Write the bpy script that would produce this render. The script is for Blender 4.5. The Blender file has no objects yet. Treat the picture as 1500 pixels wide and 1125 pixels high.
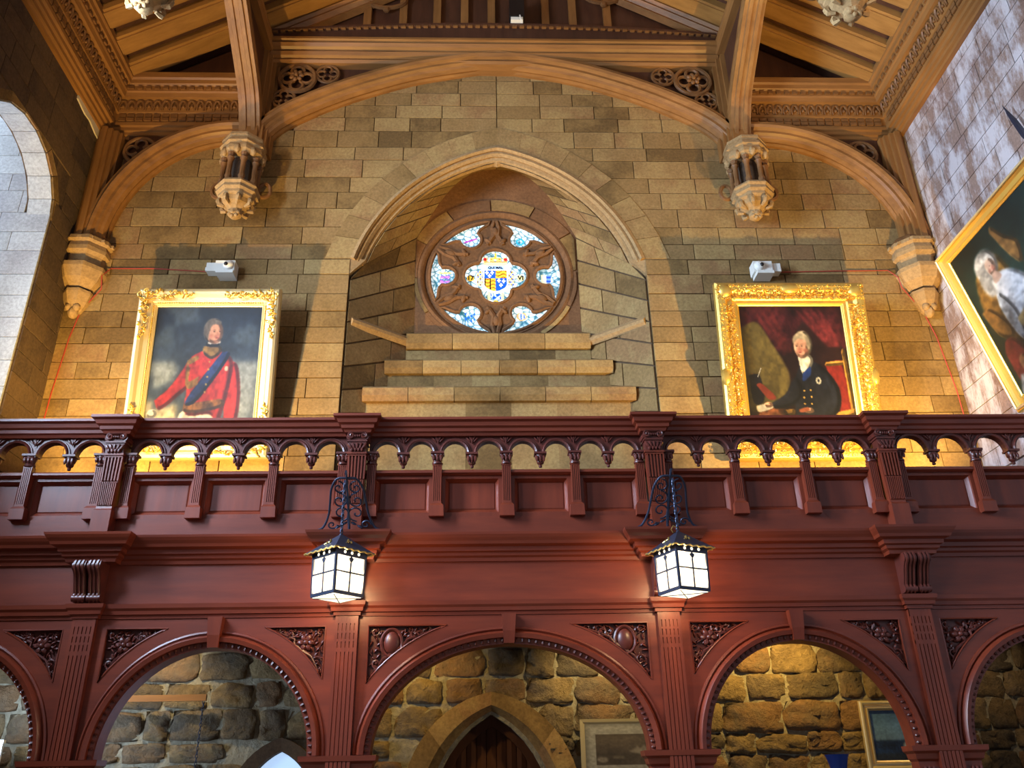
import bpy, bmesh, math, random
import numpy as np
from mathutils import Vector, Matrix, noise
random.seed(7); rng = np.random.default_rng(7)
PI = math.pi; R = math.radians
scene = bpy.context.scene
COL = scene.collection

# ------------------------------------------------------------------ camera
cam_d = bpy.data.cameras.new('camera'); cam = bpy.data.objects.new('camera', cam_d); COL.objects.link(cam)
yaw, pit, rol = R(2.082), R(25.523), R(-1.098)
fw = Vector((math.sin(yaw)*math.cos(pit), math.cos(yaw)*math.cos(pit), math.sin(pit)))
rt = Vector((math.cos(yaw), -math.sin(yaw), 0)); up = rt.cross(fw)
rt2 = rt*math.cos(rol)+up*math.sin(rol); up2 = up*math.cos(rol)-rt*math.sin(rol)
cam.matrix_world = Matrix(((rt2.x, up2.x, -fw.x, -0.205), (rt2.y, up2.y, -fw.y, 0), (rt2.z, up2.z, -fw.z, 1.6), (0, 0, 0, 1)))
cam_d.sensor_fit = 'HORIZONTAL'; cam_d.sensor_width = 36; cam_d.lens = 36*1240/1500; cam_d.clip_end = 200
scene.camera = cam

# ------------------------------------------------------------------ world, lights, exposure
w = bpy.data.worlds.new('World'); scene.world = w; w.use_nodes = True
w.node_tree.nodes['Background'].inputs[0].default_value = (0.80, 0.86, 1.0, 1)
w.node_tree.nodes['Background'].inputs[1].default_value = 0.24
scene.view_settings.view_transform = 'Standard'; scene.view_settings.look = 'None'
scene.view_settings.exposure = 0.12; scene.view_settings.gamma = 1.0
scene.view_settings.use_curve_mapping = False

def light(name, kind, loc, target, power, col, size=0.3, angle=60, blend=0.5):
    d = bpy.data.lights.new(name, kind); d.energy = power; d.color = col
    if kind == 'AREA': d.shape = 'RECTANGLE'; d.size = size[0]; d.size_y = size[1]
    else: d.shadow_soft_size = size
    if kind == 'SPOT': d.spot_size = R(angle); d.spot_blend = blend
    o = bpy.data.objects.new(name, d); COL.objects.link(o); o.location = loc
    o.rotation_euler = (Vector(target)-Vector(loc)).to_track_quat('-Z', 'Y').to_euler()
    return o
WARM = (1.0, 0.66, 0.19)
DAY = (0.56, 0.74, 1.0)
# gallery floodlights standing on the gallery floor behind the parapet
light('gallery_flood_left', 'SPOT', (-4.35, 7.85, 4.1), (-3.9, 9.9, 6.7), 1150, WARM, 0.04, 100, 0.55)
light('gallery_flood_right', 'SPOT', (4.55, 7.85, 4.1), (4.1, 9.9, 6.7), 1150, WARM, 0.04, 100, 0.55)
light('gallery_flood_middle', 'SPOT', (0.8, 7.85, 4.0), (-0.5, 10.3, 6.8), 120, WARM, 0.04, 66, 0.8)
# hall uplights on the side walls (behind the camera's view) washing the roof
for sx in (-1, 1):
    light('roof_wash', 'SPOT', (sx*5.0, 4.2, 8.6), (sx*2.6, 8.6, 12.4), 360, (1.0, 0.66, 0.32), 0.12, 84, 0.9)
# daylight through the tall windows of the left wall
light('window_daylight', 'AREA', (-6.06, 7.9, 6.45), (4.0, 8.2, 6.9), 70, DAY, (0.9, 2.4))
for yc, pw in ((4.62, 1900), (1.02, 800)):
    light('window_daylight', 'AREA', (-6.5, yc, 7.3), (4.0, yc+0.6, 6.3), pw, DAY, (1.5, 4.2))
# passage spots under the gallery; the last is added to brighten the end bay
for x, tx, pw, c in ((-3.75, -3.9, 60, (1, .80, .45)), (-1.15, -0.95, 60, WARM), (1.15, 1.1, 85, (1, .74, .32)), (3.0, 3.1, 110, WARM), (5.0, 5.1, 22, (1, .72, .4))):
    light('passage_spot', 'SPOT', (x, 9.15, 3.32), (tx, 9.9, 2.3), pw, c, 0.03, 110, 0.7)
light('passage_daylight', 'AREA', (-5.4, 8.6, 2.0), (-3.0, 9.9, 2.0), 75, DAY, (0.8, 1.6))

# ------------------------------------------------------------------ materials
def lin(c): return tuple(((x/255)/12.92 if x/255 <= .04045 else ((x/255+.055)/1.055)**2.4) for x in c)
def newmat(name):
    m = bpy.data.materials.new(name); m.use_nodes = True; nt = m.node_tree
    return m, nt, nt.nodes['Principled BSDF']
def node(nt, t, **kw):
    n = nt.nodes.new(t)
    for k, v in kw.items(): setattr(n, k, v)
    return n
def ramp(nt, stops):
    n = nt.nodes.new('ShaderNodeValToRGB'); e = n.color_ramp.elements
    while len(e) < len(stops): e.new(0.5)
    for i, (p, c) in enumerate(stops): e[i].position = p; e[i].color = (*c, 1)
    return n
def noise_tex(nt, scale, detail=4, rough=0.6, stretch=(1, 1, 1)):
    g = nt.nodes.new('ShaderNodeNewGeometry'); mp = nt.nodes.new('ShaderNodeMapping')
    mp.inputs['Scale'].default_value = stretch
    nt.links.new(g.outputs['Position'], mp.inputs['Vector'])
    n = nt.nodes.new('ShaderNodeTexNoise'); n.inputs['Scale'].default_value = scale
    n.inputs['Detail'].default_value = detail; n.inputs['Roughness'].default_value = rough
    nt.links.new(mp.outputs[0], n.inputs['Vector']); return n
def mixc(nt, fac, a, b, mode='MIX'):
    n = nt.nodes.new('ShaderNodeMix'); n.data_type = 'RGBA'; n.blend_type = mode
    for sock, v in ((n.inputs['Factor'], fac), (n.inputs[6], a), (n.inputs[7], b)):
        if hasattr(v, 'is_output'): nt.links.new(v, sock)
        elif isinstance(v, tuple): sock.default_value = (*v, 1)
        else: sock.default_value = v
    return n.outputs[2]
def bump(nt, bs, h, strength, dist=0.02):
    b = nt.nodes.new('ShaderNodeBump'); b.inputs['Strength'].default_value = strength; b.inputs['Distance'].default_value = dist
    nt.links.new(h, b.inputs['Height']); nt.links.new(b.outputs[0], bs.inputs['Normal'])
def rnd(nt):
    oi = nt.nodes.new('ShaderNodeObjectInfo'); g = nt.nodes.new('ShaderNodeNewGeometry')
    a = node(nt, 'ShaderNodeMath', operation='ADD'); nt.links.new(oi.outputs['Random'], a.inputs[0]); nt.links.new(g.outputs['Random Per Island'], a.inputs[1])
    f = node(nt, 'ShaderNodeMath', operation='FRACT'); nt.links.new(a.outputs[0], f.inputs[0]); return f.outputs[0]
def m_wood(name, dark, light_, stretch, rough=0.42, spec=0.4):
    m, nt, bs = newmat(name)
    n = noise_tex(nt, 9, 5, .65, stretch); n2 = noise_tex(nt, 1.3, 3, .6)
    r = ramp(nt, [(.3, lin(dark)), (.7, lin(light_))]); nt.links.new(n.outputs[0], r.inputs[0])
    c = mixc(nt, .35, r.outputs[0], mixc(nt, n2.outputs[0], lin(dark), lin(light_)))
    nt.links.new(c, bs.inputs['Base Color']); bs.inputs['Roughness'].default_value = rough
    bs.inputs['Specular IOR Level'].default_value = spec
    bump(nt, bs, n.outputs[0], .12, .01); return m
def m_stone(name, cols, rough=.9, bumpS=.35, eff=0.0, var=1.0, dist=.012, bscale=26):
    m, nt, bs = newmat(name)
    n = noise_tex(nt, 2.2, 5, .65); f = noise_tex(nt, bscale, 6, .7)
    r = ramp(nt, [(i/(len(cols)-1), lin(c)) for i, c in enumerate(cols)])
    a = node(nt, 'ShaderNodeMath', operation='MULTIPLY_ADD'); nt.links.new(n.outputs[0], a.inputs[0]); a.inputs[1].default_value = 1.3; a.inputs[2].default_value = -.65
    b = node(nt, 'ShaderNodeMath', operation='MULTIPLY_ADD'); nt.links.new(rnd(nt), b.inputs[0]); b.inputs[1].default_value = var; nt.links.new(a.outputs[0], b.inputs[2])
    nt.links.new(b.outputs[0], r.inputs[0])
    g = ramp(nt, [(.35, (.72, .72, .72)), (.65, (1.08, 1.08, 1.08))]); nt.links.new(f.outputs[0], g.inputs[0])
    c = mixc(nt, 1.0, r.outputs[0], g.outputs[0], 'MULTIPLY')
    if eff:
        s = noise_tex(nt, 1.5, 6, .72, (1, 2.0, .8)); e = ramp(nt, [(.44, (0, 0, 0)), (.58, (eff, eff, eff))]); nt.links.new(s.outputs[0], e.inputs[0])
        c = mixc(nt, e.outputs[0], c, lin((214, 206, 206)))
    nt.links.new(c, bs.inputs['Base Color']); bs.inputs['Roughness'].default_value = rough; bs.inputs['Specular IOR Level'].default_value = .2
    bump(nt, bs, f.outputs[0], bumpS, dist); return m
def m_plain(name, c, rough=.5, metal=0.0, em=None, es=0, spec=.5):
    m, nt, bs = newmat(name); bs.inputs['Base Color'].default_value = (*lin(c), 1); bs.inputs['Roughness'].default_value = rough
    bs.inputs['Metallic'].default_value = metal; bs.inputs['Specular IOR Level'].default_value = spec
    n = noise_tex(nt, 40, 3); bump(nt, bs, n.outputs[0], .05, .004)
    if em: bs.inputs['Emission Color'].default_value = (*lin(em), 1); bs.inputs['Emission Strength'].default_value = es
    return m
def m_attr(name, rough=.5, es=0.0):
    m, nt, bs = newmat(name); a = nt.nodes.new('ShaderNodeAttribute'); a.attribute_name = 'paint'
    nt.links.new(a.outputs[0], bs.inputs['Base Color']); bs.inputs['Roughness'].default_value = rough
    if es: nt.links.new(a.outputs[0], bs.inputs['Emission Color']); bs.inputs['Emission Strength'].default_value = es
    return m
OAK = ((112, 74, 38), (164, 114, 62))
oak_x = m_wood('oak_grain_x', *OAK, (.12, 1, 1)); oak_y = m_wood('oak_grain_y', *OAK, (1, .12, 1)); oak_z = m_wood('oak_grain_z', *OAK, (1, 1, .12))
oak_board = m_wood('oak_roof_board', (128, 88, 44), (178, 130, 70), (.15, 1, .3)); oak_old = m_wood('oak_dark_board', (62, 38, 28), (92, 58, 40), (1, 1, .15))
oak_carve = m_wood('oak_carved', (98, 64, 36), (142, 98, 54), (1, 1, 1), .55)
MAH = ((90, 35, 22), (130, 55, 32))
mah_x = m_wood('mahogany_grain_x', *MAH, (.12, 1, 1), .36, .5); mah_z = m_wood('mahogany_grain_z', *MAH, (1, 1, .12), .36, .5)
mah_carve = m_wood('mahogany_carved', (66, 28, 23), (104, 46, 34), (1, 1, 1), .38, .5)
ASH = [(116, 90, 54), (144, 114, 70), (154, 122, 78), (170, 140, 90), (150, 114, 74)]
ashlar = m_stone('sandstone_ashlar', ASH); mortar = m_stone('lime_mortar', [(92, 72, 52), (112, 90, 66)], bumpS=.2)
ash_pale = m_stone('pale_dressed_stone', [(166, 164, 160), (180, 178, 174), (156, 152, 150)], bumpS=.15)
ash_white = m_stone('stained_sandstone', [(132, 104, 90), (156, 128, 112), (142, 116, 106)], eff=.72)
mort_white = m_stone('stained_mortar', [(120, 104, 96), (150, 136, 130)], eff=.6)
ash_dark = m_stone('dark_sandstone', [(88, 70, 54), (104, 82, 60), (78, 62, 50)])  # darker brown than the other sandstone
stone_carve = m_stone('carved_sandstone', [(170, 136, 92), (188, 152, 104)], var=.5)
tracery_m = m_stone('tracery_stone', [(120, 86, 58), (146, 104, 70), (104, 78, 56)], var=.3)
rubble = m_stone('rubble_stone', [(104, 92, 76), (134, 112, 80), (156, 132, 92), (120, 104, 84), (142, 110, 78)], bumpS=1.0, dist=.05, bscale=17)
rub_mortar = m_stone('rubble_mortar', [(160, 150, 126), (180, 170, 146)], bumpS=1.0, dist=.045, bscale=14)
gold = m_plain('gilt', (240, 202, 104), .40, .8); gold_pale = m_plain('gilt_pale', (226, 204, 150), .4, .6)
iron = m_plain('sky_toned_iron', (58, 64, 82), .40, .6); brass = m_plain('brass_wire', (190, 160, 90), .35, .8)  # blue-grey of the sky's reflection is put into the iron's base colour
plastic = m_plain('white_plastic', (232, 228, 216), .4); black = m_plain('black_plastic', (18, 18, 22), .35)
red_m = m_plain('red_cable_sheath', (170, 62, 46), .6); blue_m = m_plain('blue_glaze', (30, 70, 170), .25)
lamp_glass = m_plain('lit_opal_glass', (56, 54, 46), .3, 0, (255, 240, 205), 2.6)
_nt = lamp_glass.node_tree; _tr = _nt.nodes.new('ShaderNodeBsdfTransparent'); _mx = _nt.nodes.new('ShaderNodeMixShader'); _mx.inputs[0].default_value = .45
_nt.links.new(_tr.outputs[0], _mx.inputs[1]); _nt.links.new(_nt.nodes['Principled BSDF'].outputs[0], _mx.inputs[2]); _nt.links.new(_mx.outputs[0], _nt.nodes['Material Output'].inputs[0])
sky_glass = m_plain('daylight_pane', (220, 230, 245), .2, 0, (196, 222, 255), 4.5)
pale_glass = m_plain('passage_window_pane', (200, 220, 245), .2, 0, (180, 212, 250), .85)
paint_m = m_attr('oil_paint', .45); stain_m = m_attr('stained_glass', .25, 1.0)
white_card = m_plain('white_paper', (225, 230, 240), .7); plaster_m = m_plain('bare_plaster', (216, 200, 170), .9)
lead = m_plain('black_glass_paint', (20, 20, 24), .5); door_m = m_wood('door_oak', (58, 36, 27), (84, 52, 36), (1, 1, .1), .75, .1)
stone_floor = m_stone('stone_floor', [(120, 104, 86), (134, 118, 98)])

# ------------------------------------------------------------------ object helpers
def tag(o, label=None, cat=None, group=None, kind=None):
    for k, v in (('label', label), ('category', cat), ('group', group), ('kind', kind)):
        if v: o[k] = v
    return o
def thing(name, label, cat, loc=(0, 0, 0), group=None, rot=(0, 0, 0)):
    o = bpy.data.objects.new(name, None); COL.objects.link(o); o.location = loc; o.rotation_euler = rot; o.empty_display_size = .1
    return tag(o, label, cat, group)
def wloc(o):
    v = Vector((0, 0, 0))
    while o: v += o.location; o = o.parent
    return v
def link(name, me, mat, parent=None, loc=(0, 0, 0), scale=None, rot=None):
    o = bpy.data.objects.new(name, me); COL.objects.link(o); o.parent = parent; o.location = loc
    if scale: o.scale = scale
    if rot: o.rotation_euler = rot
    if mat and not me.materials: me.materials.append(mat)
    return o
def copy_tree(o, parent=None):
    c = o.copy(); COL.objects.link(c); c.parent = parent
    for ch in list(o.children): copy_tree(ch, c)
    return c
class MB:
    def __init__(s): s.v = []; s.f = []
    def add(s, vs, fs):
        k = len(s.v); s.v += [tuple(p) for p in vs]; s.f += [tuple(i+k for i in f) for f in fs]; return s
    def box(s, x0, x1, y0, y1, z0, z1):
        return s.add([(x0,y0,z0),(x1,y0,z0),(x1,y1,z0),(x0,y1,z0),(x0,y0,z1),(x1,y0,z1),(x1,y1,z1),(x0,y1,z1)],
                     [(3,2,1,0),(4,5,6,7),(0,1,5,4),(1,2,6,5),(2,3,7,6),(3,0,4,7)])
    def ext(s, pts, vec):                       # planar polygon extruded by a vector
        n = len(pts); b = [(p[0]+vec[0], p[1]+vec[1], p[2]+vec[2]) for p in pts]
        return s.add(list(pts)+b, [tuple(range(n)), tuple(range(2*n-1, n-1, -1))]+[(i, (i+1) % n + 0, n+(i+1) % n, n+i)[::-1] for i in range(n)])
    def loft(s, rings, closed=True, cap=True, loop=False):
        n = len(rings[0]); vs = [p for r in rings for p in r]; fs = []; m = len(rings)
        for a in range(m if loop else m-1):
            b = (a+1) % m
            for i in range(n if closed else n-1):
                j = (i+1) % n; fs.append((a*n+i, a*n+j, b*n+j, b*n+i))
        if cap and not loop: fs += [tuple(range(n))[::-1], tuple((m-1)*n+i for i in range(n))]
        return s.add(vs, fs)
    def tube(s, path, r, n=6, closed=False):
        path = [Vector(p) for p in path]; m = len(path); rs = r if isinstance(r, (list, tuple)) else [r]*m
        rings = []; ref = None
        for i, p in enumerate(path):
            t = ((path[(i+1) % m] if closed or i < m-1 else p)-(path[i-1] if closed or i > 0 else p)).normalized()
            if ref is None: ref = t.orthogonal().normalized()
            u = (ref-t*ref.dot(t)); u = u.normalized() if u.length > 1e-6 else t.orthogonal().normalized(); ref = u; q = t.cross(u)
            rings.append([p+(u*math.cos(2*PI*k/n)+q*math.sin(2*PI*k/n))*rs[i] for k in range(n)])
        return s.loft(rings, True, not closed, closed)
    def lathe(s, prof, c, n=12, a0=0, sweep=2*PI, sq=1.0):
        full = abs(sweep-2*PI) < 1e-6; k = n if full else n+1
        rings = [[(c[0]+r*math.cos(a0+sweep*i/n), c[1]+r*sq*math.sin(a0+sweep*i/n), c[2]+z) for i in range(k)] for r, z in prof]
        return s.loft(rings, full, full)
    def blob(s, c, r, n=8, m=5, rot=0.0):        # ellipsoid, rot about Y
        rx, ry, rz = r if isinstance(r, tuple) else (r, r, r); ca, sa = math.cos(rot), math.sin(rot); rings = []
        for i in range(m+1):
            t = PI*i/m; sr = max(math.sin(t), .02)
            ring = []
            for k in range(n):
                a = 2*PI*k/n; x, y, z = rx*sr*math.cos(a), ry*sr*math.sin(a), rz*math.cos(t)
                ring.append((c[0]+x*ca+z*sa, c[1]+y, c[2]-x*sa+z*ca))
            rings.append(ring)
        return s.loft(rings[::-1], True, True)
    def build(s, name, mat, parent=None, smooth=False, world=True, fix=True):
        off = wloc(parent) if world and parent else Vector((0, 0, 0))
        me = bpy.data.meshes.new(name); me.from_pydata([(p[0]-off.x, p[1]-off.y, p[2]-off.z) for p in s.v], [], s.f)
        if fix:
            bm = bmesh.new(); bm.from_mesh(me); bmesh.ops.recalc_face_normals(bm, faces=bm.faces); bm.to_mesh(me); bm.free()
        if smooth:
            me.polygons.foreach_set('use_smooth', [True]*len(me.polygons))
            try: me.set_sharp_from_angle(angle=R(42))
            except Exception: pass
        me.materials.append(mat)
        return link(name, me, None, parent)
def miters(pts, closed=False):
    """2D mitred left normals of a polyline (unit offset vectors)"""
    n = len(pts); out = []
    def nr(a, b):
        d = (b[0]-a[0], b[1]-a[1]); l = math.hypot(*d) or 1; return (-d[1]/l, d[0]/l)
    for i in range(n):
        a = nr(pts[i-1], pts[i]) if (closed or i > 0) else None
        b = nr(pts[i], pts[(i+1) % n]) if (closed or i < n-1) else None
        if a is None: out.append(b); continue
        if b is None: out.append(a); continue
        s = (a[0]+b[0], a[1]+b[1]); d = 1+a[0]*b[0]+a[1]*b[1]
        out.append((s[0]/d, s[1]/d) if d > .15 else a)
    return out
def sweep_xz(mb, pts, prof, side=1, closed=False):   # pts (x,z); prof (n, y) closed polygon, n along the mitred normal*side
    ns = miters(pts, closed)
    mb.loft([[(p[0]+q[0]*o*side, y, p[1]+q[1]*o*side) for o, y in prof] for p, q in zip(pts, ns)], True, True, closed); return mb
def sweep_plan(mb, pts, prof, side=1):               # pts (x,y); prof (o, z)
    ns = miters(pts)
    mb.loft([[(p[0]+q[0]*o*side, p[1]+q[1]*o*side, z) for o, z in prof] for p, q in zip(pts, ns)], True, True); return mb
def arc(cx, cz, a, b, t0, t1, n): return [(cx+a*math.cos(t0+(t1-t0)*i/n), cz+b*math.sin(t0+(t1-t0)*i/n)) for i in range(n+1)]
def spiral(c, r0, turns, a0=0, sgn=1, n=18, k=.12):  # 2D spiral from outside inwards
    return [(c[0]+r0*(k+(1-k)*(1-i/n))*math.cos(a0+sgn*2*PI*turns*i/n), c[1]+r0*(k+(1-k)*(1-i/n))*math.sin(a0+sgn*2*PI*turns*i/n)) for i in range(n+1)]
def unit_block(b=.03):
    bm = bmesh.new(); bmesh.ops.create_cube(bm, size=1)
    front = [e for e in bm.edges if all(v.co.y < 0 for v in e.verts)]
    bmesh.ops.bevel(bm, geom=front, offset=b, segments=1, affect='EDGES', profile=.6)
    me = bpy.data.meshes.new('stone_block'); bm.to_mesh(me); bm.free(); return me
def unit_rubble(seed):
    bm = bmesh.new(); bmesh.ops.create_cube(bm, size=1); bmesh.ops.subdivide_edges(bm, edges=bm.edges, cuts=5, use_grid_fill=True)
    for v in bm.verts:
        p = v.co; q = Vector((p.x, p.y, p.z)); rr = max(abs(p.x), abs(p.z))*2
        n_ = noise.noise_vector(q*2.3+Vector((seed*7.1, seed*3.3, 0)))
        p.x *= 1-.10*(abs(p.z)*2)**4; p.z *= 1-.12*(abs(p.x)*2)**4
        p.x += n_.x*.07; p.z += n_.z*.09
        if p.y < 0: p.y += .20*rr**9+n_.y*.24+noise.noise(q*8+Vector((seed, 0, seed*2)))*.34
    me = bpy.data.meshes.new('rubble_stone'); bm.to_mesh(me); bm.free()
    me.polygons.foreach_set('use_smooth', [True]*len(me.polygons)); return me

XL, XR, YE = -5.80, 6.08, 9.90          # side walls, end wall
COLX = [-5.79, -3.617, -1.392, 1.392, 3.617, 5.84]
BLK = {m.name: None for m in (ashlar, ash_white, ash_dark, ash_pale)}
def blk(mat):
    if not BLK.get(mat.name): me = unit_block(); me.materials.append(mat); BLK[mat.name] = me
    return BLK[mat.name]

# ------------------------------------------------------------------ floor, gallery floor
tag(MB().box(-7, 7.2, -2.5, 10.6, -.2, 0).build('floor', stone_floor), 'stone flagged hall floor below the gallery', kind='structure')
tag(MB().box(XL, XR, 7.62, YE, 3.40, 3.66).build('ceiling_passage', oak_old), 'boarded floor of the gallery over the passage', kind='structure')

# ------------------------------------------------------------------ end wall with the pointed niche
def niche_x(z, r=2.797, cx=-.656, cz=7.551, add=0.0):    # half width of the pointed arch at height z
    r += add
    if z <= 8.26: return 2.05+add
    t = r*r-(z-cz)**2
    return max(cx+math.sqrt(t), 0) if t > cx*cx*0 and t > 0 else 0
def niche_curve(n=14, add=0.0):                           # right half from spring to apex (x,z)
    r = 2.797+add; cx, cz = -.656, 7.551; a0 = math.atan2(8.26-cz, math.sqrt(r*r-(8.26-cz)**2)); a1 = math.acos(-cx/r)
    return [(cx+r*math.cos(a0+(a1-a0)*i/n), cz+r*math.sin(a0+(a1-a0)*i/n)) for i in range(n+1)]
mb = MB(); zs = [4.0, 8.26]+[p[1] for p in niche_curve(16)[1:]]
for a, b in zip(zs[:-1], zs[1:]):
    xa, xb = niche_x(a), niche_x(b)
    for s in (-1, 1):
        e = XL-.3 if s < 0 else XR+.3
        mb.ext([(s*xa, YE+.03, a), (e, YE+.03, a), (e, YE+.03, b), (s*max(xb, .001), YE+.03, b)], (0, .12, 0))
mb.box(XL-.3, XR+.3, YE+.03, YE+.15, zs[-1], 12.1)
wall_end = tag(mb.build('wall_end', mortar), 'sandstone ashlar end wall above the gallery', kind='structure')
courses = []; z = 4.3
while z < 11.62:
    h = random.uniform(.235, .325); courses.append((z, h)); z += h
def lower_arch_z(x):                                      # soffit line of the timber arches against the wall
    ax = abs(x)
    if ax < 3.6: return float(np.interp(ax, [0, .7, 1.35, 2.2, 2.86, 3.2, 3.42, 3.6], [11.70, 11.58, 11.43, 11.08, 10.72, 10.47, 10.2, 9.7]))
    return 10.32
blocks = []
for z0, h in courses:
    zc = z0+h/2
    for s in (-1, 1):
        ad = .12 if z0 > 8.26 else 0.0; xin0, xin1 = niche_x(z0, add=ad), niche_x(z0+h, add=ad)
        lim = XL if s < 0 else XR; x = 0; first = True
        if xin0 <= 0.02: x = 0
        else: x = max(xin0, xin1)
        if z0 > 10.3 and s < 0: x = 0
        cur = x
        while cur < abs(lim)-.02:
            L = random.uniform(.42, .86); nx = min(cur+L, abs(lim))
            if abs(lim)-nx < .2: nx = abs(lim)
            m = (cur+nx)/2
            if zc < lower_arch_z(m)+.25:
                if first and xin0 > .02 and abs(xin0-xin1) > .01: blocks.append(('poly', s, z0, h, xin0, max(xin1, .0), nx))
                else: blocks.append(('rect', s, z0, h, cur, nx))
            first = False; cur = nx
def hidden(b):                                            # how little shows: low behind parapet or behind pictures
    s, z0, h = b[1:4]; m = s*(b[-1]+b[-2])/2
    k = 0
    if z0 < 4.75: k = 2
    elif 2.95 < abs(m) < 4.5 and 5.4 < z0 < 7.2: k = 3
    elif z0 > 11.3 or (z0 > 9.9 and abs(m) > 3.3): k = 1.5
    return k-.2*(b[-1]-b[-2])
blocks.sort(key=hidden); rest = MB()
for i, b in enumerate(blocks):
    if b[0] == 'rect':
        _, s, z0, h, a, c = b; d = .05+random.uniform(0, .012)
        if i < 300: link('stone_block', blk(ashlar), None, wall_end, (s*(a+c)/2, YE+.03-d/2+.01, z0+h/2), (c-a-.012, d, h-.012))
        else: rest.box(min(s*a, s*c)+.006, max(s*a, s*c)-.006, YE-.02, YE+.03, z0+.006, z0+h-.006)
    else:
        _, s, z0, h, xb, xt, c = b
        if c <= max(xb, xt)+.02: continue
        pts = [(s*(xb+.006), YE-.012, z0+.006), (s*(c-.006), YE-.012, z0+.006), (s*(c-.006), YE-.012, z0+h-.006), (s*(xt+.006), YE-.012, z0+h-.006)]
        if i < 300: MB().ext(pts, (0, .05, 0)).build('stone_block', ashlar, wall_end)
        else: rest.ext(pts, (0, .05, 0))
if rest.v: tag(rest.build('stone_blocks', ashlar, wall_end), kind='stuff')
# voussoir ring, moulded arch order
for s in (-1, 1):
    cv = niche_curve(9, 0.0); co = niche_curve(9, .34)
    for i in range(9):
        p, q, r_, t = cv[i], cv[i+1], co[i+1], co[i]
        if i == 8: r_ = (0.0, r_[1]); q = (0.0, q[1])
        g = .004
        MB().ext([(s*p[0], YE-.022, p[1]+g), (s*t[0], YE-.022, t[1]+g), (s*r_[0], YE-.022, r_[1]-g), (s*q[0], YE-.022, q[1]-g)], (0, .06, 0)).build('voussoir', ashlar, wall_end)
nprof = [(0.0, YE-.03), (-.05, YE-.05), (-.07, YE-.01), (-.055, YE+.02), (-.10, YE+.01), (-.13, YE+.05), (-.12, YE+.08), (-.17, YE+.09), (-.19, YE+.13), (-.19, YE+.2), (0, YE+.2)]
for s in (-1, 1):
    cv = niche_curve(27, 0.0); 
    for k in range(9):                                    # moulded arch stones, three segments each
        seg = cv[3*k:3*k+4]; ns = miters([(s*x, z) for x, z in cv])[3*k:3*k+4]
        rings = []
        for j, ((x, z), nrm) in enumerate(zip(seg, ns)):
            if k == 8 and j == 3: nrm = (0, -s*1.25*(-1 if s < 0 else 1)); nrm = (0, 1.2*(1 if s < 0 else 1))
            sg = 1 if nrm[0]*s > 0 or (k == 8 and j == 3) else -1
            rings.append([(s*x+sg*nrm[0]*o, y, z+sg*nrm[1]*o) for o, y in nprof])
        MB().loft(rings).build('arch_stone', stone_carve, wall_end, smooth=True)
for s in (-1, 1): MB().ext([(s*2.06, YE-.01, 8.0), (s*2.06, YE-.01, 8.28), (s*1.85, YE+.05, 8.28)], (0, .18, 0)).build('stop_stone', stone_carve, wall_end)
# splayed reveals: loft from the outer opening to the window wall
YW = 10.7
def outer_pt(u):      # u 0..1 bottom to apex, right half, inner edge of the moulding
    if u < .55: z = 4.6+(8.26-4.6)*u/.55; return (2.045-.175*max(0, (z-8.0)/.26), YE+.02+.10*max(0, (z-8.0)/.26), z)
    cv = niche_curve(20, -.19); t = (u-.55)/.45*20; i = min(int(t), 19); f_ = t-i
    x = cv[i][0]*(1-f_)+cv[i+1][0]*f_; z = cv[i][1]*(1-f_)+cv[i+1][1]*f_; return (max(x, 0), YE+.12, z)
def inner_pt(u):
    if u < .55: return (1.19, YW, 4.6+(9.2-4.6)*u/.55)
    t = (u-.55)/.45; a = t*PI/2; return (1.19*(1-t)**.75, YW, 9.2+1.30*math.sin(a)**1.0)
def rev(u, v, s):
    a, b = outer_pt(u), inner_pt(u); 
    return (s*(a[0]*(1-v)+b[0]*v), a[1]*(1-v)+b[1]*v, a[2]*(1-v)+b[2]*v)
for s in (-1, 1):
    mb = MB(); us = [i/40 for i in range(41)]
    mb.loft([[rev(u, v, s) for v in (0, 1)]+[(rev(u, 1, s)[0]+s*.25, YW+.05, rev(u, 1, s)[2]), (rev(u, 0, s)[0]+s*.06, YE+.14, rev(u, 0, s)[2])] for u in us])
    mb.build('reveal_backing', mortar, wall_end)
    nrow = 20
    for k in range(4, nrow):
        u0, u1 = k/nrow, (k+1)/nrow; sp = [0, .42, 1] if k % 2 else [0, .63, 1]
        if k > 15: sp = [0, 1]
        for v0, v1 in zip(sp[:-1], sp[1:]):
            g = .006; e = .004; q = []
            for (uu, vv) in ((u0+.002, v0+g), (u0+.002, v1-g), (u1-.002, v1-g), (u1-.002, v0+g)):
                p = rev(uu, vv, s); q.append((p[0]-s*.014, p[1]-.012, p[2]-(.01 if u0 > .55 else 0)))
            MB().ext(q, (s*.03, .03, .012 if u0 > .55 else 0)).build('reveal_stone', ashlar, wall_end)
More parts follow.
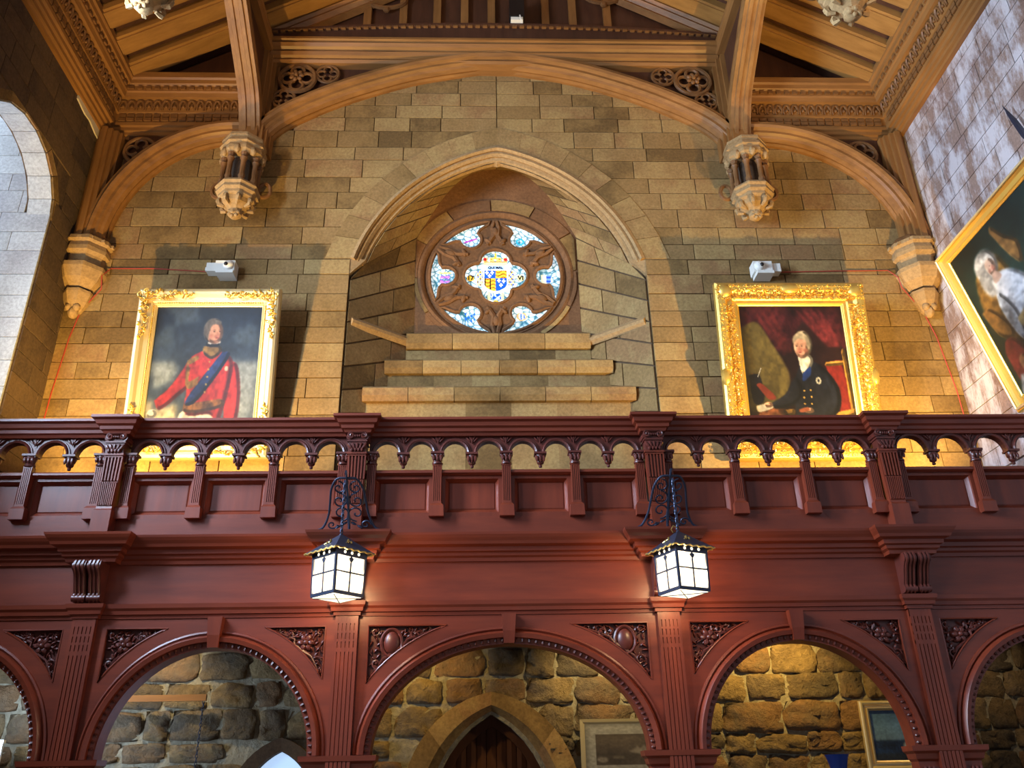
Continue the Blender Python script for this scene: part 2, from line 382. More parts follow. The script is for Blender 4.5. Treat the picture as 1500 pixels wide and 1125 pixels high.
# string course on reveals and the stepped sills
for s in (-1, 1):
    prof = [(0, 0), (.05, .05), (.06, .09), (.0, .16)]
    a, b = (2.0, YE+.06), (1.2, 10.6); dx, dy = b[0]-a[0], b[1]-a[1]; l = math.hypot(dx, dy); nx, ny = -(-dy)/l*-1, -dx/l*-1
    rings = [[(s*(px_-.75*o), py_-.7*o, 7.22+z_) for o, z_ in prof] for px_, py_ in (a, b)]
    MB().loft(rings).build('string_course', stone_carve, wall_end)
sill = [(10.46, 7.14, 7.45, 1.30, 10.56, 6.80), (10.27, 6.66, 6.93, 1.56, 10.38, 6.30), (10.05, 6.15, 6.42, 1.80, 10.16, 5.0)]
for yf, zb, zt, hw, yr, zr in sill:
    zb += .03; zt -= .035
    n = 4 if hw < 1.4 else 6; xs = np.linspace(-hw, hw, n+1)
    for a, b in zip(xs[:-1], xs[1:]):
        j = .004
        rings = [[(x, yf+.04, zb), (x, yf+.012, zb+.05), (x, yf, zb+.07), (x, yf, zt-.03), (x, yf+.03, zt), (x, YW, zt+.02), (x, YW, zb)] for x in (a+j, b-j)]
        MB().loft(rings).build('sill_stone', ashlar, wall_end)
    for a, b in zip(xs[:-1]+.0, xs[1:]):
        MB().box(a+.15 if a > -hw else a, min(b+.15, hw), yr, YW, zr, zb).build('riser_stone', ashlar, wall_end)

# ------------------------------------------------------------------ rose window
RC = (-.03, 8.49)
win1 = thing('window_1', 'round rose window of stained glass in the pointed niche', None, (RC[0], YW, RC[1])); win1['kind'] = 'structure'
def filled(name, loops, y0, y1, mat, parent):
    bm = bmesh.new(); off = wloc(parent); es = []
    for lp in loops:
        vs = [bm.verts.new((x-off.x, y0-off.y, z-off.z)) for x, z in lp]
        es += [bm.edges.new((vs[i], vs[(i+1) % len(vs)])) for i in range(len(vs))]
    r = bmesh.ops.triangle_fill(bm, use_beauty=True, use_dissolve=False, edges=es)
    fs = [g for g in r['geom'] if isinstance(g, bmesh.types.BMFace)]
    r = bmesh.ops.extrude_face_region(bm, geom=fs); vs = [g for g in r['geom'] if isinstance(g, bmesh.types.BMVert)]
    bmesh.ops.translate(bm, verts=vs, vec=(0, y1-y0, 0)); bmesh.ops.recalc_face_normals(bm, faces=bm.faces)
    me = bpy.data.meshes.new(name); bm.to_mesh(me); bm.free(); return link(name, me, mat, parent)
def circ(r, n=48, c=RC): return [(c[0]+r*math.cos(2*PI*i/n), c[1]+r*math.sin(2*PI*i/n)) for i in range(n)]
RO = 1.0
def petal(th):
    pts = []; h = R(25.5)
    for i in range(15): a = th-h+2*h*i/14; pts.append((RO*.985*math.cos(a), RO*.985*math.sin(a)))
    lc = (.745*math.cos(th), .745*math.sin(th)); lr = .165
    for i in range(13):                                   # lobe, from the end of the arc back to the start
        a = th+R(72)+R(216)*i/12; pts.append((lc[0]+lr*math.cos(a), lc[1]+lr*math.sin(a)))
    # narrow shoulders between arc tips and lobe
    b = []
    def pol(r, d): return (r*math.cos(th+d), r*math.sin(th+d))
    arcp = pts[:15]; lobe = pts[15:]
    b = arcp+[pol(.925, R(23.5)), pol(.885, R(18)), pol(.855, R(14))]+lobe+[pol(.855, -R(14)), pol(.885, -R(18)), pol(.925, -R(23.5))]
    return [(RC[0]+x, RC[1]+z) for x, z in b]
quat = []
for q in range(4):
    th = q*PI/2; c = (.245*math.cos(th), .245*math.sin(th))
    for i in range(13): a = th-R(88)+R(176)*i/12; quat.append((RC[0]+c[0]+.235*math.cos(a), RC[1]+c[1]+.235*math.sin(a)))
petals = [petal(R(60*k)) for k in range(6)]
filled('tracery', [circ(1.03), quat]+petals, YW-.02, YW+.12, tracery_m, win1)
# chamfered roll around each light, and carved cusps between
for lp, nm in [(quat, 'quatrefoil_moulding')]+[(p, 'light_moulding') for p in petals]:
    cx_, cz_ = np.mean([p[0] for p in lp]), np.mean([p[1] for p in lp])
    MB().tube([(x, YW-.02, z) for x, z in lp], .026, 5, True).build(nm, tracery_m, win1, smooth=True)
for k in range(6):
    th = R(60*k+30); mb = MB()
    for d in (-1, 1):
        mb.tube([(RC[0]+r*math.cos(th+d*q), YW-.03, RC[1]+r*math.sin(th+d*q)) for r, q in ((.98, .02), (.85, .06), (.70, .05), (.56, .22))], [.03, .035, .04, .03], 5)
    mb.blob((RC[0]+.78*math.cos(th), YW-.03, RC[1]+.78*math.sin(th)), (.06, .05, .09), rot=PI/2-th)
    for d in (-1, 1): mb.blob((RC[0]+.62*math.cos(th+d*.18), YW-.03, RC[1]+.62*math.sin(th+d*.18)), (.035, .04, .07), rot=PI/2-th-d*.8)
    mb.build('tracery_cusp', tracery_m, win1, smooth=True)
# window wall: square field around the circle and the ring stones
sqr = [(-1.25, 7.2), (1.2, 7.2), (1.2, 9.5), (.95, 9.85), (0.62, 10.25), (.5, 10.6), (-.56, 10.6), (-.68, 10.25), (-1.0, 9.85), (-1.25, 9.5)]
filled('window_wall', [sqr, circ(1.16)], YW-.04, YW+.1, tracery_m, win1)
MB().loft([[(RC[0]+r*math.cos(2*PI*i/48), y, RC[1]+r*math.sin(2*PI*i/48)) for r, y in ((1.17, YW-.05), (1.12, YW-.07), (1.08, YW-.05), (1.06, YW+.0), (1.02, YW-.01), (1.0, YW+.03), (1.0, YW+.1), (1.17, YW+.1))] for i in range(48)], True, False, True).build('ring_moulding', tracery_m, win1, smooth=True)
for k in range(12):
    a0, a1 = R(30*k+3+.5), R(30*k+33-.5); r1 = 1.165
    pts = [(RC[0]+r1*math.cos(a0+(a1-a0)*i/6), YW-.062, RC[1]+r1*math.sin(a0+(a1-a0)*i/6)) for i in range(7)]
    ro = 1.36 if 0 <= (30*k+18) <= 190 else 1.22
    pts += [(max(min(RC[0]+ro*math.cos(a1+(a0-a1)*i/6), 1.17), -1.22), YW-.062, RC[1]+ro*math.sin(a1+(a0-a1)*i/6)) for i in range(7)]
    if min(p[2] for p in pts) > 7.3: MB().ext(pts, (0, .06, 0)).build('ring_stone', tracery_m if k % 2 else ashlar, win1)
# stained glass: polar grids with painted vertex colours
def grid_mesh(name, P, C, mat, parent, closed_u=False):
    nu, nv, _ = P.shape; off = np.array(wloc(parent)); idx = np.arange(nu*nv).reshape(nu, nv)
    if closed_u: a = idx; b = np.roll(idx, -1, 0)
    else: a = idx[:-1]; b = idx[1:]
    F = np.stack([a[:, :-1], b[:, :-1], b[:, 1:], a[:, 1:]], -1).reshape(-1, 4)
    me = bpy.data.meshes.new(name); me.from_pydata((P.reshape(-1, 3)-off).tolist(), [], F.tolist())
    at = me.color_attributes.new('paint', 'FLOAT_COLOR', 'POINT')
    c = C.reshape(-1, 3)/255.; c = np.where(c <= .04045, c/12.92, ((c+.055)/1.055)**2.4)
    at.data.foreach_set('color', np.concatenate([c, np.ones((len(c), 1))], 1).astype(np.float32).ravel())
    me.materials.append(mat); return link(name, me, None, parent)
def leaded(x, z, seeds, base):
    d = np.sqrt((x[..., None]-seeds[:, 0])**2+(z[..., None]-seeds[:, 1])**2); s_ = np.sort(d, -1); i = d.argmin(-1)
    tone = rng.uniform(.86, 1.06, len(seeds))[i]; c = np.clip(np.array(base)*tone[..., None], 0, 255)
    edge = np.clip((s_[..., 1]-s_[..., 0])/.019, 0, 1)[..., None]
    return c*edge+np.array((30, 90, 110))*(1-edge)
def put(C, mask, col): C[mask] = col
def pane_polar(r0, r1, a0, a1, nr, na):
    a = np.linspace(a0, a1, na); r = np.linspace(r0, r1, nr); A, RR = np.meshgrid(a, r, indexing='ij'); return RR*np.cos(A), RR*np.sin(A)
BASE = (226, 244, 255)
x, z = pane_polar(.0, .53, 0, 2*PI, 64, 200)
C = leaded(x, z, rng.uniform(-.55, .55, (170, 2)), BASE)
bl, gd, rd, cr, bk = (24, 84, 214), (226, 178, 52), (190, 30, 44), (240, 226, 160), (24, 22, 20)
shield = (abs(x) < .17) & (z < .14) & (z > -.06-.16*np.sqrt(np.clip(1-(x/.18)**2, 0, 1)))
put(C, (abs(x) < .20) & (z < .16) & (z > -.09-.17*np.sqrt(np.clip(1-(x/.21)**2, 0, 1))), (250, 250, 245))
put(C, shield, bl); qd = shield & (((x > 0) & (z > 0)) | ((x < 0) & (z < 0)))
put(C, qd, gd); put(C, qd & ((np.abs(np.sin(z*52+np.sin(x*40)))) < .38), (120, 40, 20)); put(C, qd & (x < -.01) & (np.abs(np.sin(x*40)) < .35), bk)
for fx, fz in ((-.13, .1), (-.05, .1), (-.09, .045), (.05, -.04), (.12, -.05), (.08, -.12)):
    put(C, shield & (((abs(x-fx) < .009) & (abs(z-fz) < .035)) | ((abs(z-fz) < .01) & (abs(x-fx) < .026))), (250, 240, 200))
for s in (-1, 1):                                         # garter side panels, roundels, crown jewels
    pm = (abs(x-s*.235) < .045) & (abs(z) < .13); put(C, pm, cr); put(C, pm & (np.sin(z*70)*np.sin(x*90) > .35), bl); put(C, pm & (np.sin(z*55+2)*np.sin(x*80+1) > .5), (130, 110, 50))
    rr = np.hypot(x-s*.375, z-.0); put(C, rr < .056, bk); put(C, rr < .05, gd if s < 0 else cr)
    put(C, np.hypot(x-s*.155, z-.335) < .026, rd)
cw = (z > .22) & (z < .37) & (abs(x) < .17+.1*(z-.22)); put(C, cw & (z < .29), cr); put(C, cw & (z >= .29) & (np.abs(np.sin(x*30)) > .45), (236, 200, 110)); put(C, (abs(x) < .015) & (z > .34) & (z < .45), gd)
put(C, cw & (abs(z-.29) < .008), (150, 110, 60))
for s in (-1, 1): put(C, np.hypot(x-s*.155, z-.335) < .028, rd); put(C, np.hypot(x-s*.06, z-.34) < .016, (206, 120, 50))
rib = (abs(z-.185+.9*x*x) < .028) & (abs(x) < .125); put(C, rib, (150, 190, 240))
for s in (-1, 1): put(C, ((x-s*.17)**2+(z-.19)**2 < .045**2) | ((x-s*.17)**2+(z+.2)**2 < .04**2), (252, 250, 225))
lw = (z < -.27) & (z > -.36) & (abs(x) < .12) & (np.sin(x*55)*np.sin(z*60) > .1); put(C, lw, bl); put(C, (z < -.24) & (z > -.38) & (np.abs(np.abs(x)-.1) < .02), cr); put(C, np.abs(np.hypot(x, z+.42)-.03) < .012, gd)
pc = grid_mesh('glass_pane', np.stack([x+RC[0], np.full_like(x, YW+.05), z+RC[1]], -1), C, stain_m, win1)
arms = [('red_shield', 0), ('blue', 1), ('purple', 2), ('rose', 3), ('bluelion', 4), ('goldblue', 5)]
for k in range(6):
    th = R(60*k); x, z = pane_polar(.545, 1.02, th-R(29), th+R(29), 40, 70)
    C = leaded(x, z, np.stack([(lambda rr, aa: rr*np.cos(aa))(*(u := (rng.uniform(.5, 1.05, 110), th+rng.uniform(-.55, .55, 110)))), u[0]*np.sin(u[1])], -1), BASE)
    cx_, cz_ = .76*math.cos(th), .76*math.sin(th); X, Z = x-cx_, z-cz_
    sh = (abs(X) < .075) & (Z < .06) & (Z > -.03-.07*np.sqrt(np.clip(1-(X/.08)**2, 0, 1)))
    if k == 0: put(C, sh & (X < 0), (244, 236, 190)); put(C, sh & (X >= 0), (110, 150, 226)); put(C, sh & (X >= 0) & (np.sin(Z*90) > .3), (40, 80, 200))
    if k == 1: put(C, sh & (np.abs(np.hypot(X, Z)-.05) < .017), (60, 170, 200))
    if k == 2: put(C, (abs(Z-.35*X-.02) < .015) & (abs(X) < .1), (176, 60, 170))
    if k == 3: put(C, sh & (np.sin(Z*80) > 0), (200, 120, 190)); put(C, sh & (np.sin(Z*80+X*60) > .6), (110, 90, 180)); put(C, (abs(Z-.095) < .014) & (abs(X) < .09), (222, 200, 110))
    if k == 4: put(C, sh & (np.sin(Z*70+X*30)*np.sin(X*70) > .2), (30, 100, 220))
    if k == 5: put(C, sh & (np.hypot(X, Z) < .075), (214, 170, 110)); put(C, np.hypot(X, Z) < .05, (60, 110, 220)); put(C, (np.hypot(X, Z) < .05) & (np.sin(X*140) > .3), (230, 240, 255))
    grid_mesh('glass_pane', np.stack([x+RC[0], np.full_like(x, YW+.055), z+RC[1]], -1), C, stain_m, win1)
def text_mesh(s_, size, mat, parent, loc, depth=.002):
    cu = bpy.data.curves.new('lettering', 'FONT'); cu.body = s_; cu.size = size; cu.align_x = 'CENTER'; cu.align_y = 'CENTER'; cu.extrude = depth; cu.offset = size*.035
    t = bpy.data.objects.new('lettering', cu); me = bpy.data.meshes.new_from_object(t); bpy.data.objects.remove(t)
    off = wloc(parent)
    o = link('lettering', me, None, parent, Vector(loc)-off, None, (PI/2, 0, 0)); me.materials.clear(); me.materials.append(mat); return o
text_mesh('17', .10, lead, pc, (RC[0]-.375, YW+.045, RC[1])); text_mesh('VI', .10, lead, pc, (RC[0]+.375, YW+.045, RC[1])); text_mesh('QUI MAL', .056, lead, pc, (RC[0], YW+.045, RC[1]+.183))

# ------------------------------------------------------------------ left wall with window embrasures
def arch_hole_wall(mb, y0, y1, zb, ztop, yc, half, zs_, rise, x0, x1, n=16):  # slab between x0,x1 with an arched opening
    mb.box(x0, x1, y0, yc-half, zb, ztop); mb.box(x0, x1, yc+half, y1, zb, ztop)
    pts = [(yc+half*math.cos(PI*i/n), zs_+rise*math.sin(PI*i/n)) for i in range(n+1)]
    for p, q in zip(pts[:-1], pts[1:]): mb.ext([(x0, p[0], p[1]), (x0, q[0], q[1]), (x0, q[0], ztop), (x0, p[0], ztop)], (x1-x0, 0, 0))
WY, WH, WZ, WR = 8.22, .89, 8.32, .84
mb = MB()
for yc in (WY, 4.62, 1.02):
    y0, y1 = (yc-1.8, yc+1.8) if yc < 8 else (yc-1.8, YE+.12)
    arch_hole_wall(mb, y0, y1, 5.0, 12.0, yc, WH, WZ, WR, XL-.33, XL)
    mb.box(XL-1.1, XL-.33, y0, yc-WH, 5.0, 12); mb.box(XL-1.1, XL-.33, yc+WH, y1, 5.0, 12); mb.box(XL-1.1, XL-.33, yc-WH, yc+WH, 10.4, 12)
    mb.box(XL-1.1, XL, y0, y1, 0, 5.0)
wall_left = tag(mb.build('wall_left', ash_dark), 'dark side wall pierced by tall arched windows', kind='structure')
z = 5.0; row = 0
while z < 10.4:                                           # dressed stones of the far window jamb
    h = random.uniform(.27, .36); xs = [XL-.0, XL-(.42 if row % 2 else .62), XL-1.08]
    if z > WZ: xs[0] = XL-.335
    for a, b in zip(xs[:-1], xs[1:]):
        if a-b < .04: continue
        link('jamb_stone', blk(ash_pale), None, wall_left, ((a+b)/2, WY+WH-.01, z+h/2), (a-b-.008, .04, h-.008))
    z += h; row += 1
for k in range(9):                                        # voussoirs of the window arch
    a0, a1 = PI*k/9+.006, PI*(k+1)/9-.006
    q = [(WH*math.cos(a0), WR*math.sin(a0)), ((WH+.13)*math.cos(a0), (WR+.13)*math.sin(a0)), ((WH+.13)*math.cos(a1), (WR+.13)*math.sin(a1)), (WH*math.cos(a1), WR*math.sin(a1))]
    MB().ext([(XL-.02, WY+a, WZ+b) for a, b in q], (.035, 0, 0)).build('arch_stone', ashlar, wall_left)
    q = [(.995*a, .995*b) for a, b in (q[0], q[3])]
    MB().ext([(XL-.01, WY+q[0][0], WZ+q[0][1]), (XL-.30, WY+q[0][0], WZ+q[0][1]), (XL-.30, WY+q[1][0], WZ+q[1][1]), (XL-.01, WY+q[1][0], WZ+q[1][1])], (0, -q[0][0]*.015, -q[0][1]*.015)).build('soffit_stone', ash_pale, wall_left)
z = 5.0
while z < 10.2:                                           # faint coursed blocks of the dark pier
    h = random.uniform(.27, .33); y = WY+WH+.01 if z < WZ else WY+WH+.16-.0
    if z > WZ+.75: y = 6.6
    while y < YE-.03:
        L = random.uniform(.4, .75); e = min(y+L, YE)
        link('stone_block', blk(ash_dark), None, wall_left, (XL+.004, (y+e)/2, z+h/2), (e-y-.01, .03, h-.01), (0, 0, PI/2)); y = e
    z += h
for i, yc in enumerate((WY, 4.62, 1.02)):
    wn = thing('window_%d' % (i+2), None, None, (XL-1.0, yc, 5.0)); wn['kind'] = 'structure'; wn['label'] = ('daylit side window in its deep pale stone embrasure', 'tall daylit window in the side wall, next bay out', 'tall daylit window in the side wall, far bay')[i]
    MB().box(XL-1.06, XL-1.04, yc-WH, yc+WH, 5.0, 10.4).build('glass_pane', sky_glass, wn)
    for a in (-.3, .3): MB().box(XL-1.04, XL-1.0, yc+a-.02, yc+a+.02, 5.0, 10.4).build('mullion', ash_pale, wn)
# bare plaster patch under the cornice
mb = MB(); pp = [(8.95, 10.24), (9.2, 10.2), (9.35, 10.22), (9.55, 10.17), (9.82, 10.15), (9.84, 10.3), (9.5, 10.3), (8.95, 10.3)]
tag(mb.ext([(XL+.02, y, z) for y, z in pp], (.02, 0, 0)).build('plaster_patch', plaster_m), 'pale strip of bare plaster under the roof cornice on the dark wall', 'plaster')

# ------------------------------------------------------------------ right wall
wall_right = tag(MB().box(XR+.03, XR+.4, -2.5, YE+.12, 0, 12).build('wall_right', mort_white), 'side wall of sandstone blotched with white salt stains', kind='structure')
z = 5.0
while z < 10.35:
    h = random.uniform(.26, .34); y = 5.6+random.uniform(0, .5)
    while y < YE-.03:
        L = random.uniform(.45, .9); e = min(y+L, YE)
        if YE-e < .15: e = YE
        link('stone_block', blk(ash_white), None, wall_right, (XR+.02, (y+e)/2, z+h/2), (e-y-.01, .05, h-.01), (0, 0, -PI/2)); y = e
    z += h

# ------------------------------------------------------------------ roof: ceiling, rafters
def roof_z(x): return 11.22+.6*(x-(XL+.44)) if x < .1 else 11.22+.6*((XR-.44)-x)
XM = .14
ceil = None; mb = MB()
for a, b in ((XL-.2, XM), (XM, XR+.2)):
    mb.ext([(a, -2.5, roof_z(a)+.14 if a != XM else roof_z(XM-.05)+.14), (b, -2.5, roof_z(b)+.14 if b != XM else roof_z(XM-.05)+.14),
            (b, -2.5, (roof_z(b) if b != XM else roof_z(XM-.05))+.3), (a, -2.5, (roof_z(a) if a != XM else roof_z(XM-.05))+.3)], (0, 12.6, 0))
ceil = tag(mb.build('ceiling', oak_old), 'sloping boarded timber roof', kind='structure')
def rafter(sx):
    m_ = MB(); a = XL+.2 if sx < 0 else XR-.2
    za, zb = roof_z(a), roof_z(XM-.05)
    for (hw, dz) in ((.16, .0), (.12, -.03)):
        m_.loft([[(x, -hw, z_+dz), (x, hw, z_+dz), (x, hw, z_+.16), (x, -hw, z_+.16)] for x, z_ in ((a, za), (XM, zb))])
    return m_.build('rafter', oak_board, ceil)
rf = {-1: rafter(-1), 1: rafter(1)}
yy = [9.42-.47*i for i in range(11)]
for sx in (-1, 1):
    for i, y in enumerate(yy):
        o = rf[sx] if i == 0 else link('rafter', rf[sx].data, None, ceil)
        o.location = (0, y, 0)
# cornices
CP = [(0, 10.30), (.07, 10.30), (.08, 10.335), (.12, 10.345), (.125, 10.39), (.16, 10.40), (.165, 10.45), (.20, 10.46), (.205, 10.51), (.19, 10.52), (.20, 10.67), (.225, 10.68), (.25, 10.88), (.32, 10.89), (.34, 10.95), (.36, 10.97), (.36, 11.06), (.40, 11.08), (.41, 11.14), (.44, 11.16), (.44, 11.26), (0, 11.26)]
def cornice(name, f0, f1, label, mat, length, place):
    t = thing(name, label, 'cornice', f0(0, 10.3))
    MB().loft([[f0(o, z) for o, z in CP], [f1(o, z) for o, z in CP]]).build('moulding', mat, t)
    # carved frieze: roll segments, pierced trefoils, upper dentils
    n = int(length/.12)
    for i in range(n):
        s_ = (i+.5)*length/n
        m_ = MB(); 
        for dz in (0, .045): m_.lathe([(.0, -.048), (.022, -.048), (.022, .048), (.0, .048)], (0, 0, 0), 6)
        break
    seg = MB(); leaf = MB(); dent = MB()
    for i in range(n):
        s_ = (i+.5)*length/n
        for dz in (10.56, 10.63): place(seg, 'box', s_, .185, dz, .05, .027)
        place(leaf, 'leaf', s_, .245, 10.78, .05, .06)
        place(dent, 'box', s_, .35, 11.015, .036, .022)
    tag(seg.build('roll_band', oak_carve, t), kind='stuff'); tag(leaf.build('trefoil_band', oak_carve, t, smooth=True), kind='stuff'); tag(dent.build('dentil_band', oak_carve, t), kind='stuff')
    return t
def placer(fn):       # fn(s, o, z) -> world
    def place(m_, kind, s_, o, z, hw, hz):
        if kind == 'box':
            pts = [fn(s_+a*hw, o+b*.035, z+c*hz) for c in (-1, 1) for a, b in ((-1, -1), (1, -1), (1, 1), (-1, 1))]
            m_.add(pts, [(3,2,1,0),(4,5,6,7),(0,1,5,4),(1,2,6,5),(2,3,7,6),(3,0,4,7)])
        else:
            path = [fn(s_-.045, o, z-.075), fn(s_-.05, o+.012, z+.01), fn(s_-.02, o+.02, z+.075), fn(s_+.02, o+.02, z+.075), fn(s_+.05, o+.012, z+.01), fn(s_+.045, o, z-.075)]
            m_.tube(path, [.010, .019, .02, .02, .019, .010], 5); c = fn(s_, o+.005, z-.01); m_.blob(c, .027, 6, 4)
            m_.tube([fn(s_+.02, o, z-.02), fn(s_+.05, o+.01, z-.045), fn(s_+.08, o, z-.02)], .01, 4)
    return place
cornice('wall_cornice', lambda o, z: (XL+o, -2.4, z), lambda o, z: (XL+o, YE-o, z), 'carved oak cornice along the dark wall with the arched window', oak_y, 8.6, placer(lambda s, o, z: (XL+o, YE-.3-s, z)))
cornice('wall_cornice', lambda o, z: (XR-o, -2.4, z), lambda o, z: (XR-o, YE-o, z), 'carved oak cornice along the white-stained wall', oak_y, 8.6, placer(lambda s, o, z: (XR-o, YE-.3-s, z)))
cornice('wall_cornice', lambda o, z: (XL+o, YE-o, z), lambda o, z: (-3.80, YE-o, z), 'short carved oak cornice on the end wall beside the dark wall', oak_x, 1.75, placer(lambda s, o, z: (-3.82-s, YE-o, z)))
cornice('wall_cornice', lambda o, z: (3.80, YE-o, z), lambda o, z: (XR-o, YE-o, z), 'short carved oak cornice on the end wall beside the stained wall', oak_x, 2.0, placer(lambda s, o, z: (3.82+s, YE-o, z)))

# ------------------------------------------------------------------ timber truss on the end wall
tr = thing('roof_truss', 'arched oak roof truss set against the end wall', 'roof truss', (0, 9.7, 10.0))
big = [(-3.52, 9.72), (-3.46, 10.02), (-3.38, 10.22), (-3.2, 10.46), (-2.86, 10.72), (-2.2, 11.08), (-1.35, 11.42), (-.7, 11.585), (0, 11.71)]
def smooth_curve(p, n=6):
    out = []
    for i in range(len(p)-1):
        p0, p1, p2, p3 = p[max(i-1, 0)], p[i], p[i+1], p[min(i+2, len(p)-1)]
        for k in range(n):
            t = k/n; out.append(tuple(.5*(2*b+(c-a)*t+(2*a-5*b+4*c-d)*t*t+(3*b-a-3*c+d)*t**3) for a, b, c, d in zip(p0, p1, p2, p3)))
    return out+[p[-1]]
half = smooth_curve(big, 4); full = half+[(-x, z) for x, z in half[:-1][::-1]]
AP = [(0, YE), (0, YE-.06), (.015, YE-.10), (.0, YE-.14), (.02, YE-.20), (.05, YE-.22), (.07, YE-.26), (.11, YE-.26), (.13, YE-.31), (.17, YE-.33), (.20, YE-.30), (.24, YE-.30), (.26, YE-.24), (.26, YE)]
sweep_xz(MB(), full, AP, 1).build('main_arch', oak_x, tr)
def spandrel_strip(mb, curve, ztop, y0, y1):
    for p, q in zip(curve[:-1], curve[1:]):
        if abs(p[0]-q[0]) > 1e-4 and min(p[1], q[1]) < ztop-.01: mb.ext([(p[0], y0, min(p[1], ztop-.01)), (q[0], y0, min(q[1], ztop-.01)), (q[0], y0, ztop), (p[0], y0, ztop)], (0, y1-y0, 0))
m_ = MB(); spandrel_strip(m_, [(x, z+.1) for x, z in full if abs(x) < 3.45], 11.85, YE-.12, YE-.02); m_.build('spandrel_board', oak_old, tr)
TP = [(0, 11.66), (.24, 11.68), (.27, 11.72), (.25, 11.76), (.30, 11.78), (.33, 11.83), (.30, 11.87), (.36, 11.90), (.40, 11.94), (.37, 11.98), (.42, 12.0), (.42, 12.04), (0, 12.04)]
m_ = MB(); m_.loft([[(x, YE-o, z) for o, z in TP] for x in (-3.45, 3.45)]); m_.build('tie_beam', oak_x, tr)
xs = np.linspace(-3.45, 3.45, 25); cam_top = lambda x: 12.17+.17*(1-(x/3.45)**2)
m_ = MB(); m_.loft([[(x, YE-.36, 12.0), (x, YE-.36, cam_top(x)), (x, YE-.40, cam_top(x)+.01), (x, YE-.40, cam_top(x)+.05), (x, YE-.1, cam_top(x)+.05), (x, YE-.1, 12.0)] for x in xs]); m_.build('beam_fascia', oak_old, tr)
m_ = MB()
for i in range(60):
    x = -3.4+6.8*i/59; m_.box(x-.035, x+.035, YE-.40, YE-.30, cam_top(x)-.02, cam_top(x)+.015)
tag(m_.build('crenellation', oak_carve, tr), kind='stuff')
# side arches, wall posts, spandrels with quatrefoils
def quatrefoil(mb, c, r, y):
    mb.tube([(c[0]+r*math.cos(2*PI*i/24), y, c[1]+r*math.sin(2*PI*i/24)) for i in range(24)], r*.13, 6, True)
    for q in range(4):
        a = q*PI/2; cc = (c[0]+r*.52*math.cos(a), c[1]+r*.52*math.sin(a))
        mb.tube([(cc[0]+r*.36*math.cos(a+PI*.85*(2*i/10-1)), y, cc[1]+r*.36*math.sin(a+PI*.85*(2*i/10-1))) for i in range(11)], r*.1, 6)
def rosette(mb, c, r, y):
    for k in range(7): a = 2*PI*k/7; mb.blob((c[0]+r*.6*math.cos(a), y, c[1]+r*.6*math.sin(a)), (r*.3, r*.25, r*.38), 6, 4, PI/2-a)
    mb.blob((c[0], y-r*.2, c[1]), (r*.3, r*.3, r*.3), 6, 4)
for s, cx_, a_, b_, lim in ((-1, -3.80, 1.60, 1.84, XL), (1, 3.88, 1.93, 1.87, XR)):
    cv = [(cx_+s*a_*math.cos(t), 8.40+b_*math.sin(t)) for t in np.linspace(0, PI/2, 22)]+[(s*3.7, 8.40+b_)]
    sweep_xz(MB(), cv, AP, 1 if s > 0 and False else (-1 if s > 0 else 1)*1).build('side_arch', oak_x, tr)
    m_ = MB(); spandrel_strip(m_, [(x, z+.1) for x, z in cv], 10.34, YE-.10, YE-.02); m_.build('spandrel_board', oak_old, tr)
    x0 = lim-s*.0; m_ = MB()
    for (o0, o1, d) in ((0, .34, .18), (.02, .30, .24), (.06, .24, .29), (.10, .18, .33)): m_.box(*sorted((x0-s*o0, x0-s*o1)), YE-d, YE, 8.42, 10.32)
    m_.build('wall_post', oak_z, tr)
    m_ = MB(); c = (s*5.17 if s < 0 else 5.42, 10.02); qs = [(c, .22), ((c[0]-s*.42, 10.17), .13), ((c[0]+s*.08, 9.66), .13)]
    for qc, qr in qs: m_ = MB(); quatrefoil(m_, qc, qr, YE-.16); m_.build('quatrefoil', oak_carve, tr, smooth=True)
    m_ = MB(); c = (s*3.03, 11.40); quatrefoil(m_, c, .27, YE-.2); m_.build('quatrefoil', oak_carve, tr, smooth=True)
    m_ = MB(); rosette(m_, c, .12, YE-.26); m_.build('rosette', oak_carve, tr, smooth=True)
    for qc in ((s*2.58, 11.50), (s*3.2, 11.0)): m_ = MB(); quatrefoil(m_, qc, .17, YE-.19); m_.build('quatrefoil', oak_carve, tr, smooth=True)
    # hammer post at the foot of the longitudinal arch
    m_ = MB()
    for (hw, d) in ((.26, .16), (.22, .24), (.17, .30), (.11, .34)): m_.box(s*3.58-hw, s*3.58+hw, YE-d, YE, 9.95, 12.1)
    m_.build('hammer_post', oak_z, tr)
    # principal rafter along the gable
    m_ = MB(); zb_ = roof_z(s*3.4)
    m_.loft([[(x, YE-.14-d, roof_z(x)+.1-h) for d, h in ((0, 0), (.16, 0), (.16, .12), (.12, .16), (.14, .22), (.08, .28), (.1, .34), (0, .38))] for x in (s*3.6, s*.05+.05)]); m_.build('principal_rafter', oak_x, tr)
    m_ = MB()
    for k in range(1): 
        x = s*1.75; m_.tube([(x+.3*math.cos(t), YE-.2, roof_z(x)-.28+.18*math.sin(t)-s*.0) for t in np.linspace(PI, 2*PI, 9)], .035, 5); m_.blob((x, YE-.2, roof_z(x)-.5), (.06, .05, .05), 6, 4)
    m_.build('cusped_tracery', oak_carve, tr, smooth=True)
